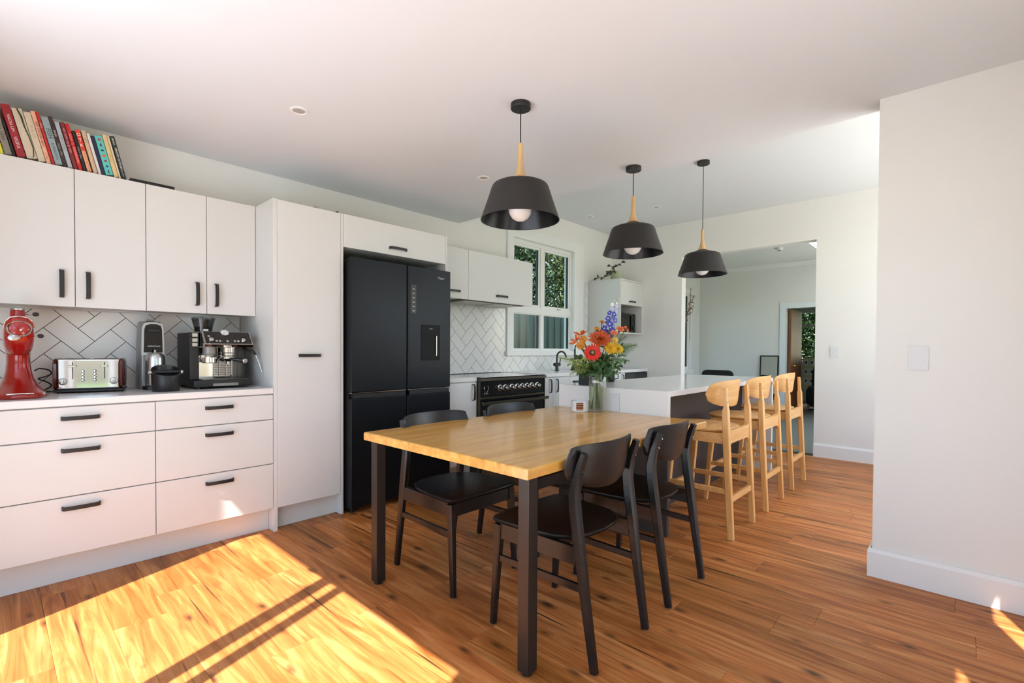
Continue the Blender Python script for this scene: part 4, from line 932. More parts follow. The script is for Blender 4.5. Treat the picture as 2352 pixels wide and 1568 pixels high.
# toaster
ang = math.atan2(-.057, .253)
t = thing('toaster', 'chrome four-slice toaster with dark red ends', 'toaster', (.375, 3.53, WZ), ang)
def raw(name, mb, m, p=None, **k): return ob(name, mb, m, p or t, raw=True, **k)
raw('base', MB().rbox(-.146, .146, -.098, .098, .006, .020, .004, 1), BLKP)
raw('shell', MB().rbox(-.128, .128, -.095, .095, .0205, .182, .008, 3), mat('polished_steel', (205, 205, 203), .06, 1., var=.02))
for s_ in (-1, 1):
    raw('end_cap', MB().loft([[(s_*.1285, p[0], p[1]) for p in rrect(0, .102, .196, .164, .03)], [(s_*.140, p[0], p[1]) for p in rrect(0, .102, .194, .164, .03)], [(s_*.146, p[0], p[1]) for p in rrect(0, .10, .18, .15, .03)]]), DRED)
    sl = raw('lever_slot', MB().box(s_*.065-.0018, s_*.065+.0018, -.0962, -.0952, .075, .165), BLKG)
    raw('lever', MB().rbox(s_*.065-.016, s_*.065+.016, -.112, -.0965, .138, .149, .002, 1), CHROME, sl)
    for k in range(4): raw('button_ring', MB().lathe([(.0075, 0), (.0075, .0006), (.0056, .0006)], 14, m=aim((0, -1, 0), (s_*.0245, -.0952, .068+.0165*k)), caps=False), BLKP)
    raw('dial_ring', MB().lathe([(.0185, 0), (.0185, .0008), (.0166, .0008)], 24, m=aim((0, -1, 0), (s_*.105, -.0952, .062)), caps=False), BLKP)
    for k in range(4): raw('button', MB().lathe([(.0055, 0), (.005, .004), (0, .0045)], 14, m=aim((0, -1, 0), (s_*.0245, -.0952, .068+.0165*k))), CHROME)
    d = raw('dial', MB().lathe([(.0165, 0), (.0165, .003), (.014, .004), (0, .004)], 24, m=aim((0, -1, 0), (s_*.105, -.0952, .062))), STEEL)
    raw('dial_grip', MB().rbox(-.004, .004, -.013, .013, .0045, .014, .002, 1).xf(aim((0, -1, 0), (s_*.105, -.0952, .062), R(-8 if s_ < 0 else -28))), CHROME, d)
    for q in (-1, 1): raw('bread_slot', MB().box(s_*.062-.052, s_*.062+.052, q*.042-.013, q*.042+.013, .1822, .1832), BLKG)
for sx in (-1, 1):
    for sy in (-1, 1): raw('foot', MB().lathe([(.01, .0004), (.01, .006)], 12, (sx*.12, sy*.075, 0)), BLKP)
# soda maker
t = thing('soda_maker', 'grey soda maker with silver bottle between toaster and espresso machine', 'soda maker', (.655, 3.545, WZ))
ob('body', MB().loft([sup2(.648, 3.585, .125, .13, WZ+.001, 4), sup2(.648, 3.585, .128, .132, WZ+.02, 4), sup2(.648, 3.585, .122, .13, 1.15, 4), sup2(.648, 3.585, .112, .13, 1.27, 4), sup2(.648, 3.585, .10, .11, 1.297, 4), sup2(.648, 3.585, .06, .08, 1.301, 4)]), GREYP, t, ang=50)
ob('front_frame', MB().prism([(.594, 1.10)]+[(.594, 1.12), (.598, 1.26), (.606, 1.285), (.63, 1.293), (.672, 1.293), (.694, 1.285), (.701, 1.26), (.704, 1.12), (.704, 1.10)], 'y', 3.500, 3.519), SILVP, t)
ob('top_panel', MB().prism([(.604, 1.115), (.607, 1.25), (.614, 1.274), (.634, 1.282), (.668, 1.282), (.686, 1.274), (.692, 1.25), (.695, 1.115)], 'y', 3.494, 3.4995), BLKG, t)
ob('carbonating_block', MB().rbox(.62, .682, 3.488, 3.4935, 1.235, 1.252, .002, 1), BLKP, t)
ob('logo', textmesh('sodastream', .0135).xf(frame_m((1, 0, 0), (0, 0, 1), (.652, 3.4932, 1.153))), WPLAS, t)
ob('bottle', MB().lathe([(.047, WZ+.022), (.049, WZ+.03), (.049, 1.08), (.044, 1.10), (.03, 1.113), (0, 1.1135)], 28, (.652, 3.468, 0)), mat('satin_bottle', (196, 200, 198), .25, .9), t)
ob('nozzle', MB().lathe([(.006, 1.114), (.006, 1.13), (0, 1.1305)], 12, (.652, 3.468, 0)), SILVP, t)
ob('drip_tray', MB().loft([sup2(.652, 3.47, .118, .11, WZ+.0008, 3), sup2(.652, 3.47, .118, .11, WZ+.02, 3), sup2(.652, 3.47, .105, .1, WZ+.021, 3)]), BLKP, t)
for sx in (-1, 1): ob('side_rail', MB().tube([(.652+sx*.056, 3.487, 1.10), (.652+sx*.058, 3.482, 1.0), (.652+sx*.058, 3.485, .94)], .0035, 8), SILVP, t)
ob('top_button', MB().rbox(.628, .664, 3.53, 3.56, 1.3012, 1.312, .003, 1), GREYP, t)
# knock box
t = thing('knock_box', 'matte black knock box with silver bar ends in front of the soda maker', 'knock box', (.668, 3.285, WZ))
kx, ky = .668, 3.285; rings = []
out = []
for k in range(36):
    a = 2*math.pi*k/36; out.append((math.cos(a), math.sin(a)))
h = lambda s_: .118+.030*s_            # rim rises to the back
mb = MB(); n = 36
def ring(rad, f): return [(kx+c*rad, ky+s_*rad, f(s_)) for c, s_ in out]
mb.loft([ring(.064, lambda s_: WZ+.0006), ring(.066, lambda s_: WZ+.004), ring(.070, lambda s_: WZ+h(s_)-.003), ring(.069, lambda s_: WZ+h(s_)), ring(.063, lambda s_: WZ+h(s_)), ring(.060, lambda s_: WZ+.06), ring(.01, lambda s_: WZ+.058)])
ob('bucket', mb, BLKP, t, ang=50)
kbar = ob('knock_bar', MB().tube([(kx-.068, ky, 1.005), (kx+.068, ky, 1.005)], .011, 14), BLKP, t)
for s_ in (-1, 1): ob('bar_cap', MB().lathe([(.011, 0), (.0115, .008), (.008, .013), (0, .014)], 18, m=aim((s_, 0, 0), (kx+s_*.0695, ky, 1.005))), CHROME, kbar)
# espresso machine
t = thing('espresso_machine', 'black and steel espresso machine with bean hopper and pressure gauge', 'coffee machine', (.97, 3.45, WZ))
EX0, EX1 = .800, 1.118
ob('tray_base', MB().rbox(EX0, EX1, 3.275, 3.64, WZ+.012, WZ+.052, .006, 2), BLKP, t)
for sx in (EX0+.03, EX1-.03):
    for sy in (3.31, 3.6): ob('foot', MB().lathe([(.014, WZ+.0006), (.014, WZ+.012)], 12, (sx, sy, 0)), BLKP, t)
ob('drip_grate', MB().box(EX0+.052, EX1-.02, 3.285, 3.455, WZ+.0522, WZ+.057), mat('grate_steel', (96, 92, 84), .4, .9), t)
ob('drawer_recess', MB().box(EX0+.10, EX1-.08, 3.2735, 3.2748, WZ+.016, WZ+.032), GREYP, t)
ob('side_column', MB().rbox(EX0, EX0+.05, 3.36, 3.64, WZ+.053, 1.236, .005, 2), BLKP, t)
ob('side_column', MB().rbox(EX1-.028, EX1-.006, 3.37, 3.64, WZ+.053, 1.16, .004, 2), BLKP, t)
PS = MATS['polished_steel']
ob('back_plate', MB().box(EX0+.051, EX1-.029, 3.462, 3.47, WZ+.053, 1.155), PS, t)
ob('body', MB().rbox(EX0+.05, EX1-.03, 3.471, 3.64, WZ+.053, 1.236, .004, 1), BLKP, t)
prof = [(3.262, 1.150), (3.258, 1.166), (3.330, 1.243), (3.47, 1.243), (3.47, 1.150)]
hd_o = ob('head', MB().prism(prof, 'x', EX0+.052, EX1), PS, t)
n_ = Vector((0, -(1.243-1.166), (3.330-3.258))).normalized(); a_ = Vector((0, 3.330-3.258, 1.243-1.166)).normalized()
def onp(u, w, d=0.): return Vector((u, 3.258, 1.166))+a_*w+n_*d
pm = lambda u, w, d=.0006: frame_m((1, 0, 0), a_, onp(u, w, d))
PLn = (Vector((3.330-3.258, 1.243-1.166, 0))).length
cp = ob('control_panel', MB().box(EX0+.062-.0, EX1-.008, .004, PLn-.003, 0, .002).xf(frame_m((1, 0, 0), a_, (0, 3.258, 1.166))), mat('panel_black', (24, 20, 18), .35), hd_o)
ob('panel_rim', MB().tube([onp(EX0+.056, .0, .002), onp(EX1-.002, .0, .002)], .003, 8), CHROME, hd_o)
ob('panel_rim', MB().tube([onp(EX0+.057, .0, .002), onp(EX0+.057, PLn, .002)], .005, 8), STEEL, hd_o); ob('panel_rim', MB().tube([onp(EX1-.003, .0, .002), onp(EX1-.003, PLn, .002)], .004, 8), STEEL, hd_o)
gz = ob('pressure_gauge', MB().lathe([(.024, 0), (.026, .006), (.024, .014), (.021, .014), (.0205, .009), (0, .009)], 30, m=pm(.972, PLn-.02, .002)), CHROME, cp)
ob('dial_face', MB().lathe([(.0202, .0092), (0, .0096)], 26, m=pm(.972, PLn-.02, .002)), WHITEC, gz)
ob('needle', MB().box(-.0008, .0008, -.014, .008, .0098, .0104).xf(pm(.972, PLn-.02, .002) @ Matrix.Rotation(R(-45), 4, 'Z')), BLKP, gz)
for (u, w, r_) in ((.890, .028, .0145), (1.066, .028, .0135)): ob('selector_knob', MB().lathe([(r_, 0), (r_*.92, .012), (r_*.8, .014), (0, .0145)], 22, m=pm(u, w, .002)), CHROME, cp)
for (u, w) in ((.919, .024), (.938, .024), (.978, .024), (1.018, .024), (1.038, .024), (.884, .062)): ob('button', MB().lathe([(.0075, 0), (.007, .003), (0, .0035)], 16, m=pm(u, w, .002)), CHROME, cp)
ob('badge', MB().rbox(.955, .995, 3.2545, 3.2615, 1.147, 1.160, .003, 2), CHROME, hd_o)
ob('side_dial', MB().lathe([(.014, 0), (.014, .012), (.012, .014), (0, .0142)], 20, m=aim((1, 0, 0), (EX1+.0003, 3.33, 1.19))), CHROME, hd_o)
g1 = ob('grinder_outlet', MB().lathe([(.034, 1.149), (.034, 1.108), (.028, 1.104), (.028, 1.092), (0, 1.091)], 26, (.897, 3.335, 0)), GREYP, t)
ob('tamper_cradle', MB().lathe([(.040, 1.087), (.041, 1.056), (.036, 1.052), (0, 1.052)], 26, (.897, 3.335, 0)), CHROME, g1)
gh = ob('group_head', MB().lathe([(.040, 1.149), (.040, 1.116), (.036, 1.112), (.036, 1.098), (.03, 1.092), (0, 1.091)], 28, (1.0, 3.335, 0)), CHROME, t)
ob('portafilter', MB().lathe([(.034, 1.0905), (.034, 1.078), (.018, 1.066), (.012, 1.06), (.012, 1.045), (0, 1.0445)], 24, (1.0, 3.335, 0)), CHROME, gh)
ph = ob('portafilter_handle', MB().tube([(1.0, 3.302, 1.078), (1.04, 3.275, 1.072), (1.068, 3.262, 1.066)], [.008, .0105, .012], 12), BLKP, gh)
ob('handle_cap', MB().lathe([(.0155, 0), (.0155, .008), (.012, .011), (0, .0115)], 22, m=aim((.25, -1, -.1), (1.068, 3.258, 1.065))), STEEL, ph)
cr_ = MB(); 
for k in range(9): cr_.tube([(.955, 3.452, .975+.011*k), (1.055, 3.452, .975+.011*k)], .0012, 6)
for xx in (.955, .985, 1.025, 1.055): cr_.tube([(xx, 3.45, .965), (xx, 3.45, 1.065)], .0016, 6)
cr_.tube([(.955, 3.45, .97), (.962, 3.445, .958), (.975, 3.43, .957), (1.035, 3.43, .957), (1.048, 3.445, .958), (1.055, 3.45, .97)], .0025, 6)
ob('cup_rack', cr_, CHROME, t)
tl = ob('tamper', MB().lathe([(.018, 1.075), (.018, 1.10), (.012, 1.105), (0, 1.106)], 18, (.852+.015, 3.345, 0)), CHROME, t)
for k, zz in enumerate((1.15, 1.178, 1.208)): ob('side_lever', MB().rbox(EX0+.008, EX0+.040, 3.338, 3.3595, zz, zz+.024, .003, 1), STEEL, t)
wd = ob('steam_wand', MB().tube([(1.098, 3.36, 1.146), (1.112, 3.34, 1.132), (1.135, 3.315, 1.128), (1.148, 3.30, 1.10)], .007, 10), BLKP, t)
ob('wand_tip', MB().tube([(1.148, 3.30, 1.10), (1.160, 3.28, 1.05), (1.172, 3.262, .992)], .0042, 10), CHROME, wd)
hp = ob('bean_hopper', MB().lathe([(.046, 1.244), (.050, 1.27), (.062, 1.318)], 30, (.888, 3.42, 0), caps=False), SMOKE, t)
ob('hopper_lid', MB().lathe([(.0635, 1.3185), (.0635, 1.326), (.06, 1.329), (0, 1.329)], 30, (.888, 3.42, 0)), mat('smoked_lid', (70, 74, 74), .15, .3), hp)
ob('beans', MB().lathe([(.045, 1.2445), (.049, 1.268), (.03, 1.275), (0, 1.277)], 24, (.888, 3.42, 0)), mat('coffee_beans', (38, 24, 16), .5, var=.5, scale=160, bump=1.), hp)
ob('hopper_label', MB().box(.875, .902, 3.370, 3.3715, 1.248, 1.258), WHITEC, hp)

# ------------------------------------------------------------------ cookbooks
LA = R(13.4); BZ = 2.0745; YSP = 3.42
BOOKS = [  # x of the lower left corner, width along shelf, height, depth, colour, lettering, label
 (.030, .019, .215, (226, 222, 60), [], 'bright yellow book at the far left of the cookbook row', 0),
 (.0505, .028, .230, (134, 126, 112), [('~mmmmmmm mmmmmm', .016, (40, 36, 34), .50)], 'grey brown book with dark lettering second from the left', 0),
 (.0805, .0095, .168, (28, 26, 26), [], 'thin black book beside the wide dark red one', 0),
 (.0925, .033, .246, (150, 24, 36), [('NADIA LIM  ·  VEGFUL', .0165, (232, 214, 210), .52)], 'wide dark red book with white capitals', 0),
 (.1275, .039, .238, (205, 190, 165), [('SALAD', .021, (226, 218, 196), .45)], 'wide cream book with green leaf on the spine', 1),
 (.1685, .028, .236, (208, 194, 166), [('~mmmmmm mmmm', .0135, (176, 150, 112), .40)], 'cream book with tan lettering beside the pink one', 0),
 (.1980, .018, .252, (232, 172, 142), [('FEED THE MAN MEAT!', .0125, (60, 30, 26), .44), ('~mmm mmmm', .008, (150, 70, 60), .86)], 'pale pink book with dark capitals', 0),
 (.2172, .0115, .254, (186, 34, 26), [('~mmmmmmm', .009, (236, 220, 212), .26)], 'thin bright red book between pink and blue books', 0),
 (.2300, .029, .231, (142, 160, 162), [('FISH', .026, (52, 62, 66), .34), ('& SHELLFISH', .015, (72, 84, 88), .72)], 'grey blue book titled with dark serif lettering', 0),
 (.2600, .017, .246, (56, 34, 28), [('~mmmmmm', .0115, (230, 224, 214), .34), ('~mmmmmmm mmmmm', .0105, (170, 182, 180), .66)], 'dark brown book with a pale title panel', 0),
 (.2785, .019, .226, (168, 176, 180), [('~m mmmmm mmmmmm', .0115, (110, 112, 114), .45)], 'pale blue grey book beside the maroon one', 0),
 (.3000, .0175, .231, (120, 36, 40), [('~mmmm mmmmmm mmm mm mmmmm', .0115, (226, 190, 184), .40)], 'maroon book with pale script', 0),
 (.3190, .0185, .232, (196, 32, 30), [('~mmmmmmm mm', .0125, (236, 170, 160), .34), ('COOKBOOK?', .0135, (240, 180, 170), .68)], 'bright red cookbook with pale pink lettering', 0),
 (.3390, .0125, .203, (26, 24, 26), [('~mmmmmmm mmmmm', .0105, (190, 190, 186), .55)], 'narrow black book beside the orange one', 0),
 (.3550, .0180, .212, (226, 168, 128), [('OTTOLENGHI TEST KITCHEN', .0085, (200, 74, 40), .74)], 'peach and orange book with large white letters', 2),
 (.3800, .0185, .219, (206, 178, 146), [('~mmmmm', .012, (150, 120, 92), .25)], 'tan book leaning beside the white one', 0),
 (.4000, .0125, .210, (218, 214, 208), [], 'thin plain white book in the right half of the row', 0),
 (.4140, .0150, .202, (34, 38, 66), [], 'dark navy book behind the turquoise one', 0),
 (.4305, .0340, .205, (92, 190, 182), [], 'wide turquoise book with painted vegetables on the spine', 3),
 (.4665, .0195, .224, (216, 190, 136), [('~mmmmmmm', .014, (170, 130, 60), .55)], 'pale yellow book right of the turquoise one', 0),
 (.4875, .0095, .223, (224, 206, 170), [], 'thin cream book second from the right end', 0),
 (.4985, .0215, .224, (26, 38, 32), [("Jamie's", .0135, (240, 240, 234), .13), ('MINISTRY OF FOOD', .0125, (236, 238, 232), .52), ('~mmmmm mmmmm', .008, (210, 214, 206), .87)], 'dark green book with white lettering at the right end of the row', 0),
]
PAGE = mat('book_pages', (222, 212, 190), .85, var=.1, scale=200)
ca, sa = math.cos(LA), math.sin(LA)
BM = {}
def bmat(rgb, nm='cover'):
    k = (nm,)+tuple(rgb)
    if k not in BM: BM[k] = mat('%s_%d' % (nm, len(BM)), rgb, .5, var=.05, scale=30)
    return BM[k]
for (bx, bw, bh, col, txt, lab, deco) in BOOKS:
    th = bw*ca-.0008; dep = min(.17, bh*.72)
    # local: x across thickness, y depth (away), z along height; lower right corner rests on the cabinet
    t = thing('cookbook', lab, 'book', (bx, YSP+random.Random(bx).uniform(-.004, .006), BZ+.0004+th*sa), group='cookbooks on the wall cabinets')
    t.rotation_euler = (0, -LA, 0); t.rotation_euler = Matrix(((ca, 0, -sa), (0, 1, 0), (sa, 0, ca))).to_euler() if False else (0, -LA, 0)
    rawb = lambda name, mb, m, p=None, **k: ob(name, mb, m, p or t, raw=True, **k)
    cv = rawb('cover', MB().rbox(0, th, 0, .004, 0, bh, .0012, 1).box(0, .002, .004, dep, 0, bh).box(th-.002, th, .004, dep, 0, bh), bmat(col))
    rawb('pages', MB().box(.0022, th-.0022, .0042, dep-.004, .004, bh-.004), PAGE)
    for (s_, size, c, pos) in txt:
        size = min(size, th*1.0); tm = textmesh(s_, size)
        ext = max(v[0] for v in tm.v)-min(v[0] for v in tm.v); lim = bh*(.8 if len(txt) == 1 else .52)
        if ext > lim: tm.xf(Matrix.Diagonal((lim/ext, 1, 1, 1)))
        rawb('title', tm.xf(frame_m((0, 0, -1), (1, 0, 0), (th/2, -.0004, bh*(1-pos)))), bmat(c, 'ink'), cv)
    if deco == 1:
        lf_ = MB(); pts = [(.022, .236), (.030, .20), (.030, .15), (.036, .10), (.038, .05), (.030, .012), (.022, .004)]
        lf_.tube([(min(max(a*.9, .003), th-.003), -.0006, min(b, bh-.002)) for a, b in pts], [.003, .0045, .003, .0025, .0025, .002, .001], 6); rawb('leaf_print', lf_, bmat((44, 66, 36), 'ink'), cv)
    if deco == 2:
        rawb('title_panel', MB().box(0.0002, th-.0002, -.0006, -.0001, bh*.50, bh*.999), bmat((214, 52, 18), 'ink'), cv)
        for q, ch_ in enumerate('OTK'): rawb('title', textmesh(ch_, .022).xf(frame_m((1, 0, 0), (0, 0, 1), (th/2, -.0012, bh*(.88-.125*q)))), bmat((244, 236, 226), 'ink'), cv)
    if deco == 3:
        for q, (c, rx, rz) in enumerate((((184, 40, 40), .0065, .0065), ((40, 56, 60), .004, .009), ((36, 70, 50), .0075, .005), ((214, 88, 62), .0075, .007), ((150, 40, 56), .006, .006), ((30, 66, 54), .005, .006), ((70, 44, 36), .003, .010))):
            rawb('vegetable_print', MB().lathe([(1, 0), (0, .0001)], 16, m=frame_m((1, 0, 0), (0, 0, 1), (th*.5, -.0006, bh*(.90-.135*q))) @ Matrix.Diagonal((rx, rz, 1, 1))), bmat(c, 'ink'), cv)
# flat dark tablet, white folder and black stand on top of the cabinets
t = thing('flat_black_tray', 'thin black tray lying on the wall cabinets right of the books', 'tray', (.635, 3.47, BZ))
ob('base', MB().rbox(.530, .742, 3.405, 3.56, BZ+.0006, BZ+.012, .003, 1), BLKP, t)
ob('rim', MB().tube([(.532, 3.407, BZ+.0135), (.740, 3.407, BZ+.0135)], .003, 8), BLK, t)
t = thing('white_folder', 'white curled folder lying on top of the pantry', 'folder', (1.47, 3.3, 2.0705))
def sheet(z0, dz): 
    mb = MB(); vs = []; fs = []
    for i in range(9):
        xx = 1.33+.024*i*1.05; zz = 2.0712+z0+dz*(i/8)**2
        vs += [(xx, 3.22, zz), (xx, 3.46, zz), (xx, 3.22, zz+.003), (xx, 3.46, zz+.003)]
    for i in range(8):
        a, b = 4*i, 4*i+4; fs += [(a, b, b+1, a+1), (a+2, a+3, b+3, b+2), (a, a+2, b+2, b), (a+1, b+1, b+3, a+3)]
    fs += [(0, 1, 3, 2), (32, 34, 35, 33)]
    return mb.add(vs, fs)
ob('back_cover', sheet(0, .012), WHITEC, t); ob('front_cover', sheet(.006, .040), WHITEC, t)
t = thing('black_wedge_stand', 'small black wedge-shaped stand on top of the cabinet by the fridge', 'stand', (1.66, 3.26, 2.0705))
ob('wedge', MB().prism([(1.632, 2.0712), (1.672, 2.0712), (1.660, 2.098), (1.650, 2.106)], 'y', 3.20, 3.30), BLK, t)
ob('lip', MB().rbox(1.628, 1.676, 3.196, 3.1995, 2.0712, 2.078, .001, 1), BLK, t)

# ------------------------------------------------------------------ vase, candle and bouquet
VC = Vector((2.700, 1.745, TZ))
t = thing('glass_vase', 'clear cylindrical glass vase of water and flowers on the table', 'vase', tuple(VC))
ob('glass', MB().lathe([(.046, TZ+.0006), (.047, TZ+.004), (.047, TZ+.262), (.0445, TZ+.262), (.0445, TZ+.016), (0, TZ+.016)], 40, (VC.x, VC.y, 0)), VASEG, t)
ob('water', MB().lathe([(.0438, TZ+.0165), (.0438, TZ+.165), (0, TZ+.165)], 36, (VC.x, VC.y, 0)), WATER, t)
t = thing('scented_candle', 'white candle tin with brown striped label on the table beside the vase', 'candle', (2.64, 1.83, TZ))
ob('tin', MB().lathe([(.056, TZ+.0006), (.059, TZ+.004), (.059, TZ+.070), (.055, TZ+.070), (.055, TZ+.056), (0, TZ+.055)], 40, (2.64, 1.83, 0)), WHITEC, t)
def on_tin(a0, a1, z0, z1, r_):
    mb = MB(); vs = []; n = 8
    for k in range(n+1):
        a = a0+(a1-a0)*k/n; vs += [(2.64+r_*math.cos(a), 1.83+r_*math.sin(a), z0), (2.64+r_*math.cos(a), 1.83+r_*math.sin(a), z1)]
    return mb.add(vs, [(2*k, 2*k+2, 2*k+3, 2*k+1) for k in range(n)])
av = math.atan2(-1.83, -2.64)-.02
lb = ob('label', on_tin(av-.40, av+.40, TZ+.012, TZ+.060, .0593), mat('label_brown', (104, 44, 24), .5), t)
for k in range(3): ob('label_stripe', on_tin(av-.40, av+.40, TZ+.016+.016*k, TZ+.0215+.016*k, .0596), mat('label_stripe', (206, 150, 92), .5) if k == 0 else MATS['label_stripe'], lb)
for k in (-1, 0, 1): ob('wick', MB().tube([(2.64+.02*k, 1.83, TZ+.0555), (2.641+.02*k, 1.83, TZ+.064)], .001, 6), BLKP, t)

t = thing('white_stem_tie', 'white tie around the flower stems inside the vase neck', 'tie', (VC.x, VC.y, TZ+.19))
ob('band', MB().lathe([(.024, TZ+.188), (.027, TZ+.196), (.026, TZ+.205), (.023, TZ+.206), (.022, TZ+.19)], 22, (VC.x, VC.y, 0), caps=False), WHITEC, t)
ob('tail', MB().sweep([(VC.x-.012, VC.y-.024, TZ+.198), (VC.x+.004, VC.y-.031, TZ+.19), (VC.x+.012, VC.y-.032, TZ+.178)], (0, 0, 1), .008, .0015, .1), WHITEC, t)
PX = .00287
def bp(px, py, d=0.):
    """point in the bouquet: px right, py down from the vase foot in the photo's scale, d toward the camera"""
    return VC+RV*((px-1382)*PX)+Vector((0, 0, (946-py)*PX))-DV*d
CAMD = (-DV+Vector((0, 0, .12))).normalized()
STEM = mat('flower_stem', (84, 102, 36), .5, var=.2)
def petals(mb, n, r0, L, W, tilt, m, off=0., jit=.1, rn=random, cup=.12):
    """ring of petals around +Z: tilt 0 = flat, 90deg = upright"""
    for k in range(n):
        a = 2*math.pi*(k+off)/n+rn.uniform(-jit, jit); tl = tilt+rn.uniform(-.12, .12); Lk = L*rn.uniform(.9, 1.08)
        rd = Vector((math.cos(a), math.sin(a), 0)); sd = Vector((-math.sin(a), math.cos(a), 0)); dd = rd*math.cos(tl)+Vector((0, 0, 1))*math.sin(tl); nn = dd.cross(sd)*-1
        p = rd*r0
        q = lambda u, w, h: m @ (p+dd*(u*Lk)+sd*(w*W)+nn*(h*W))
        mb.add([q(0, -.15, 0), q(0, .15, 0), q(.4, -.5, cup), q(.4, 0, -.05), q(.4, .5, cup), q(.8, -.42, cup*1.6), q(.8, 0, .05), q(.8, .42, cup*1.6), q(1, 0, cup)],
               [(0, 3, 2), (0, 1, 3), (1, 4, 3), (2, 3, 6, 5), (3, 4, 7, 6), (5, 6, 8), (6, 7, 8)])
def stem_to(p, parent, r_=.0038, i=0):
    rn_ = random.Random(i*7+1); a = rn_.uniform(0, 6.28); q = rn_.uniform(.012, .034)
    foot = VC+Vector((math.cos(a)*q, math.sin(a)*q, .02)); neck = VC+Vector((math.cos(a+3.0)*.014, math.sin(a+3.0)*.014, .20)); lip = VC+Vector(((p.x-VC.x)*.16, (p.y-VC.y)*.16, .262))
    lip = VC+((lip-VC) if (lip-VC).xy.length < .036 else Vector(((lip-VC).x*.036/(lip-VC).xy.length, (lip-VC).y*.036/(lip-VC).xy.length, .262)))
    mid = lip.lerp(p, .5)+Vector((0, 0, .015))
    ob('stem', MB().tube([foot, neck, lip, mid, p], [r_, r_, r_, r_*.9, r_*.8], 7), STEM, parent)
fid = [0]
def flower(name, lab, cat, px, py, d, n, build, spin=0., group=None):
    fid[0] += 1; p = bp(px, py, d); t = thing(name, lab, cat, tuple(VC+Vector((0, 0, .02))), group=group); m = aim(n, p, spin); build(t, m, random.Random(fid[0])); stem_to(p-Vector(n).normalized()*.004, t, i=fid[0]); return t
fm = lambda nm, rgb, **k: MATS.get(nm) or mat(nm, rgb, k.get('rough', .55), var=k.get('var', .25), scale=k.get('scale', 40))
def gerbera(t, m, rn):
    mb = MB(); petals(mb, 20, .014, .046, .013, .12, m, 0, .05, rn); petals(mb, 20, .012, .038, .012, .3, m, .5, .05, rn); ob('petals', mb, fm('gerbera_red', (214, 30, 2)), t, ang=60)
    ob('center', MB().lathe([(.019, .002), (.017, .008), (.008, .010), (0, .007)], 20, m=m), fm('gerbera_eye', (46, 30, 14), scale=200, var=.5), t)
    ob('pollen_ring', MB().lathe([(.010, .0098), (.006, .012), (0, .0105)], 16, m=m), fm('gerbera_pollen', (150, 130, 50)), t)
def bronze(t, m, rn):
    mb = MB()
    for (n, r0, L, W, tl) in ((24, .012, .068, .017, -.05), (24, .010, .063, .016, .2), (20, .008, .054, .015, .45), (16, .006, .042, .013, .75), (10, .003, .030, .011, 1.1)): petals(mb, n, r0, L, W, tl, m, rn.random(), .08, rn, .3)
    ob('petals', mb, fm('bronze_petal', (196, 80, 24), var=.3), t, ang=60); ob('calyx', MB().lathe([(0, -.012), (.010, -.008), (.014, 0), (0, .001)], 14, m=m), STEM, t)
def mum(rad, rgb, nm):
    def f(t, m, rn):
        mb = MB()
        for (n, r0, L, W, tl) in ((20, .2, .85, .2, -.2), (20, .2, .82, .2, .1), (18, .16, .74, .19, .4), (14, .12, .62, .18, .75), (10, .06, .48, .16, 1.1), (5, .02, .36, .14, 1.35)): petals(mb, n, r0*rad, L*rad, W*rad, tl, m, rn.random(), .1, rn, .35)
        ob('petals', mb, fm(nm, rgb, var=.25), t, ang=60); ob('calyx', MB().lathe([(0, -.3*rad), (.2*rad, -.2*rad), (.28*rad, 0), (0, .02*rad)], 12, m=m), STEM, t)
    return f
def carnation(rad, rgb, nm):
    def f(t, m, rn):
        mb = MB()
        for q in range(5): petals(mb, 11, .05*rad, rad*(1-.1*q), rad*.5, .15+.28*q, m, rn.random(), .25, rn, .5)
        ob('petals', mb, fm(nm, rgb, var=.3), t, ang=60); ob('calyx', MB().lathe([(0, -1.1*rad), (.28*rad, -.9*rad), (.36*rad, -.1*rad), (.2*rad, .1*rad), (0, .1*rad)], 12, m=m), STEM, t)
    return f
def lily(t, m, rn):
    mb = MB(); petals(mb, 3, .006, .05, .022, .9, m, 0, .1, rn, .3); petals(mb, 3, .005, .048, .017, .7, m, .5, .1, rn, .3)
    ob('petals', mb, fm('alstroemeria', (222, 92, 30), var=.4), t, ang=60); mb = MB()
    for k in range(5): a = k*1.26; mb.tube([m @ Vector((0, 0, .005)), m @ Vector((.010*math.cos(a), .010*math.sin(a), .042))], .0008, 5)
    ob('stamens', mb, fm('stamen', (214, 170, 60)), t)
flower('gerbera_daisy', 'scarlet gerbera daisy with a dark eye at the front of the bouquet', 'flower', 1367, 811, .10, (-.70, -.68, .20), gerbera)
flower('bronze_chrysanthemum', 'large burnt orange chrysanthemum in the middle of the bouquet', 'flower', 1387, 778, .06, (-.45, -.45, .62), bronze)
flower('yellow_chrysanthemum', 'golden yellow chrysanthemum left of its paler yellow twin', 'flower', 1408, 800, .09, (-.6, -.62, .3), mum(.042, (228, 178, 40), 'yellow_mum'))
flower('yellow_chrysanthemum', 'lemon yellow chrysanthemum at the right of the bouquet', 'flower', 1428, 802, .06, (-.35, -.75, .3), mum(.038, (226, 190, 48), 'lemon_mum'))
flower('peach_rose', 'small peach yellow rose above the yellow chrysanthemums', 'flower', 1420, 783, .05, (-.5, -.6, .5), carnation(.026, (232, 190, 100), 'peach_rose'))
flower('apricot_chrysanthemum', 'apricot chrysanthemum at the left, upper of two', 'flower', 1350, 780, .03, (-.65, -.35, .6), mum(.030, (232, 160, 66), 'apricot_mum'))
flower('apricot_chrysanthemum', 'apricot chrysanthemum at the left, lower of two', 'flower', 1343, 794, .05, (-.75, -.4, .4), mum(.032, (234, 170, 76), 'apricot_mum'))
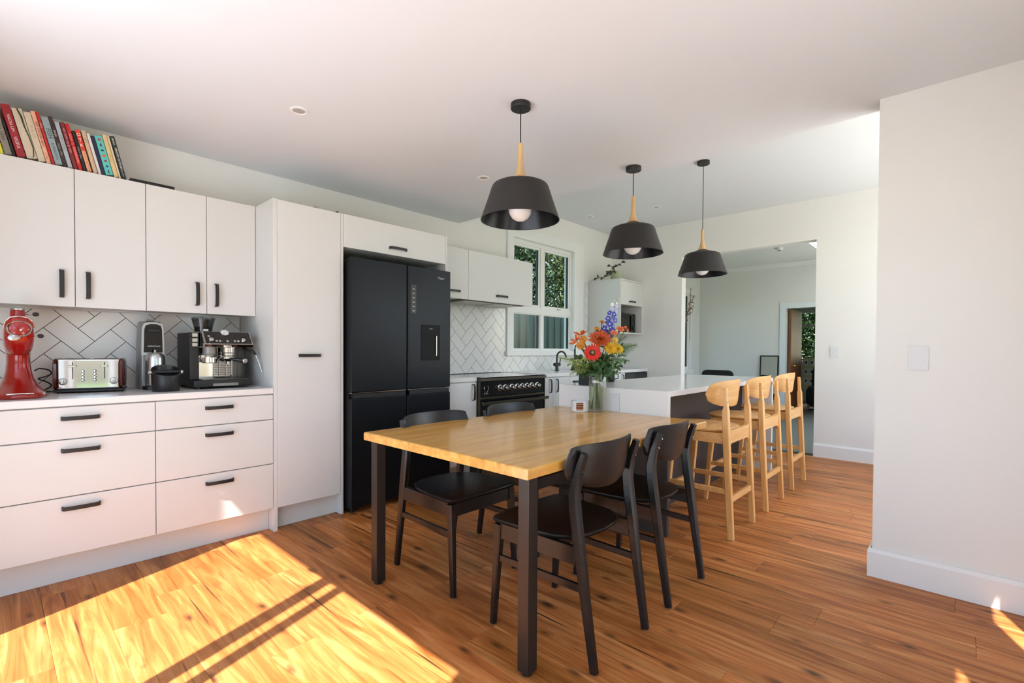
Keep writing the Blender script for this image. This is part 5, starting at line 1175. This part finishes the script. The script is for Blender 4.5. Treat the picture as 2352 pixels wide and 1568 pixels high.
flower('alstroemeria_bloom', 'upright orange lily-like bloom at the upper left of the bouquet', 'flower', 1346, 772, .0, (-.2, .05, 1), lily)
flower('alstroemeria_bloom', 'dark orange lily-like bloom at the far left edge of the bouquet', 'flower', 1336, 786, .02, (-.6, .3, .5), lily)
flower('carnation', 'small orange carnation bud high in the middle of the bouquet', 'flower', 1394, 741, .0, (-.1, -.1, 1), carnation(.018, (232, 150, 60), 'orange_carn'))
flower('carnation', 'yellow orange carnation bud above the bronze chrysanthemum', 'flower', 1381, 756, .02, (-.2, -.1, 1), carnation(.020, (230, 160, 66), 'orange_carn2'))
flower('carnation', 'coral carnation at the upper right, left of two', 'flower', 1434, 757, .03, (-.2, -.5, .8), carnation(.027, (236, 124, 76), 'coral_carn'))
flower('carnation', 'coral carnation at the upper right, rightmost of the bouquet', 'flower', 1449, 757, .01, (.3, -.6, .5), carnation(.023, (236, 132, 80), 'coral_carn'))
flower('carnation', 'coral carnation just above the yellow chrysanthemums', 'flower', 1418, 766, .05, (-.4, -.5, .7), carnation(.022, (238, 130, 80), 'coral_carn'))
def delph(t, m, rn): pass
t = thing('delphinium_spike', 'tall blue and white delphinium spike at the top of the bouquet', 'flower', tuple(VC+Vector((0, 0, .02))))
sp = [bp(1404, 790, .0), bp(1412, 750, .0), bp(1420, 715, -.005), bp(1428, 688, -.01)]
ob('spike_stem', MB().tube([VC+Vector((.01, 0, .03)), VC+Vector((-.005, .005, .2)), VC+Vector((.004, .0, .27)), sp[0], sp[1], sp[2], sp[3]], [.003, .003, .003, .003, .0026, .002, .001], 7), STEM, t)
rn = random.Random(21); blue = fm('delphinium_blue', (62, 66, 160), var=.35); pale = fm('delphinium_pale', (176, 176, 206)); whit = fm('delphinium_white', (232, 232, 220)); budm = fm('delphinium_bud', (206, 210, 170))
def along(u):
    u = u*3; i = min(2, int(u)); return sp[i].lerp(sp[i+1], u-i)
for k in range(22):
    u = k/21; p = along(.12+.88*u); a = k*2.399; sz = .026*(1-.55*u); off = RV*math.cos(a)*(.034*(1-.6*u))-DV*math.sin(a)*(.03*(1-.6*u))
    c = p+off; m = aim(off.normalized()*.7+CAMD*.9, c, rn.random()*6); mb = MB()
    if u < .86:
        petals(mb, 5, .001, sz, sz*.85, .2, m, 0, .15, rn, .15); fl = ob('floret', mb, blue if u < .6 else (pale if u < .78 else whit), t, ang=60)
        mb = MB(); petals(mb, 4, .0005, sz*.26, sz*.26, .8, m, 0, .2, rn, .2); ob('floret_eye', mb, whit, fl)
    else: ob('bud', MB().lathe([(0, -.006), (.0045, -.002), (.005, .003), (0, .009)], 10, m=m), budm, t)
FERN = fm('fern_leaf', (76, 112, 52), var=.35); FERNL = fm('fern_leaf_pale', (148, 160, 80), var=.3); DK = fm('dark_leaf', (56, 88, 44), var=.5, scale=25)
def frond(lab, tip, root, mtl, L=.06, n=15, seed=1, droop=.03):
    rn = random.Random(seed); t = thing('fern_frond', lab, 'foliage', tuple(VC+Vector((0, 0, .02))), group='greenery in the bouquet')
    base = VC+Vector((rn.uniform(-.02, .02), rn.uniform(-.02, .02), .03)); nk = VC+Vector((0, 0, .262)); nk += (root-nk)*Vector((.12, .12, 0)) if False else Vector((0, 0, 0))
    mid = root.lerp(tip, .5)+Vector((0, 0, droop)); pts = [base, nk, root]
    for k in range(1, 7): u = k/6; pts.append(root*(1-u)**2+mid*2*u*(1-u)+tip*u*u)
    ob('rachis', MB().tube(pts, [.0034]*2+[.0024]+[.0018]*5+[.0006], 6), STEM, t)
    mb = MB()
    for k in range(n):
        u = .08+.92*k/n; p = root*(1-u)**2+mid*2*u*(1-u)+tip*u*u; tg = ((tip-mid)*u+(mid-root)*(1-u)).normalized(); nn = (CAMD*.6+Vector((0, 0, .8))); sd = tg.cross(nn).normalized()
        for s_ in (-1, 1):
            Lk = L*(1-.75*u)*rn.uniform(.85, 1.1); dd = (sd*s_+tg*.55-Vector((0, 0, .1))).normalized()
            m_ = 6
            for q in range(m_):       # toothed pinna made of small leaflets
                c = p+dd*(Lk*(q+.5)/m_); w_ = Lk*.26*(1-.6*q/m_)
                for r_ in (-1, 1): leaf(mb, c, dd*.5+tg*r_, nn, w_, w_*.55, .05)
    ob('leaflets', mb, mtl, t, ang=60)
frond('pale green fern frond reaching left over the tap', bp(1291, 822, .03), bp(1350, 838, .05), FERNL, .075, 12, 1, .01)
frond('olive fern frond drooping at the left of the bouquet', bp(1318, 862, .05), bp(1362, 836, .06), FERNL, .065, 11, 2, .0)
frond('dark fern frond sticking out to the right of the bouquet', bp(1478, 793, -.02), bp(1420, 812, .0), FERN, .085, 14, 3, .015)
frond('small fern frond at the lower right of the bouquet', bp(1458, 829, .02), bp(1412, 826, .04), FERN, .06, 11, 4, .0)
frond('dark fern frond between bronze flower and carnations', bp(1455, 772, -.03), bp(1418, 800, -.02), FERN, .05, 10, 5, .01)
def sprig(lab, tip, mtl, n, seed, L=.05, spread=.035):
    rn = random.Random(seed); t = thing('leaf_sprig', lab, 'foliage', tuple(VC+Vector((0, 0, .02))), group='greenery in the bouquet')
    nk = VC+Vector((rn.uniform(-.015, .015), rn.uniform(-.015, .015), .262)); pts = [VC+Vector((rn.uniform(-.025, .025), rn.uniform(-.025, .025), .025)), nk, nk.lerp(tip, .5)+Vector((0, 0, .01)), tip]
    ob('twig', MB().tube(pts, [.0036, .0034, .0022, .001], 6), STEM, t); mb = MB()
    for k in range(n):
        u = rn.uniform(.12, 1); p = pts[1].lerp(pts[2], u*2) if u < .5 else pts[2].lerp(pts[3], u*2-1)
        p = p+Vector((rn.gauss(0, 1), rn.gauss(0, 1), rn.gauss(0, .8)))*spread*u
        leaf(mb, p, Vector((rn.gauss(0, 1), rn.gauss(0, 1), rn.gauss(.1, .8))), CAMD+Vector((rn.gauss(0, .5), rn.gauss(0, .5), rn.gauss(.3, .5))), L*rn.uniform(.6, 1.2), L*.42, .15, .1)
    ob('leaves', mb, mtl, t, ang=60)
for k, (px, py, d, mtl, n, lab) in enumerate(((1340, 850, .04, DK, 40, 'dark leafy sprig low at the left of the bouquet'), (1360, 858, .08, DK, 44, 'dark leafy sprig in front of the vase rim'), (1398, 842, .08, DK, 44, 'dark leafy sprig below the yellow chrysanthemums'),
        (1424, 834, .03, DK, 40, 'dark leafy sprig low at the right of the bouquet'), (1372, 838, .03, FERN, 40, 'green sprig under the scarlet gerbera'), (1345, 828, .0, FERNL, 34, 'olive sprig behind the left fern'), (1440, 808, -.02, DK, 34, 'dark leafy sprig right of the yellow chrysanthemums'),
        (1400, 815, .0, DK, 40, 'dark leafy sprig hidden in the middle of the bouquet'), (1404, 868, .045, FERN, 18, 'long thin green sprig hanging over the vase rim at the right'), (1420, 850, .06, FERN, 24, 'green sprig spilling right of the vase'), (1330, 812, -.01, DK, 18, 'dark leafy sprig at the upper left behind the gerbera'))):
    sprig(lab, bp(px, py, d), mtl, n, 40+k)
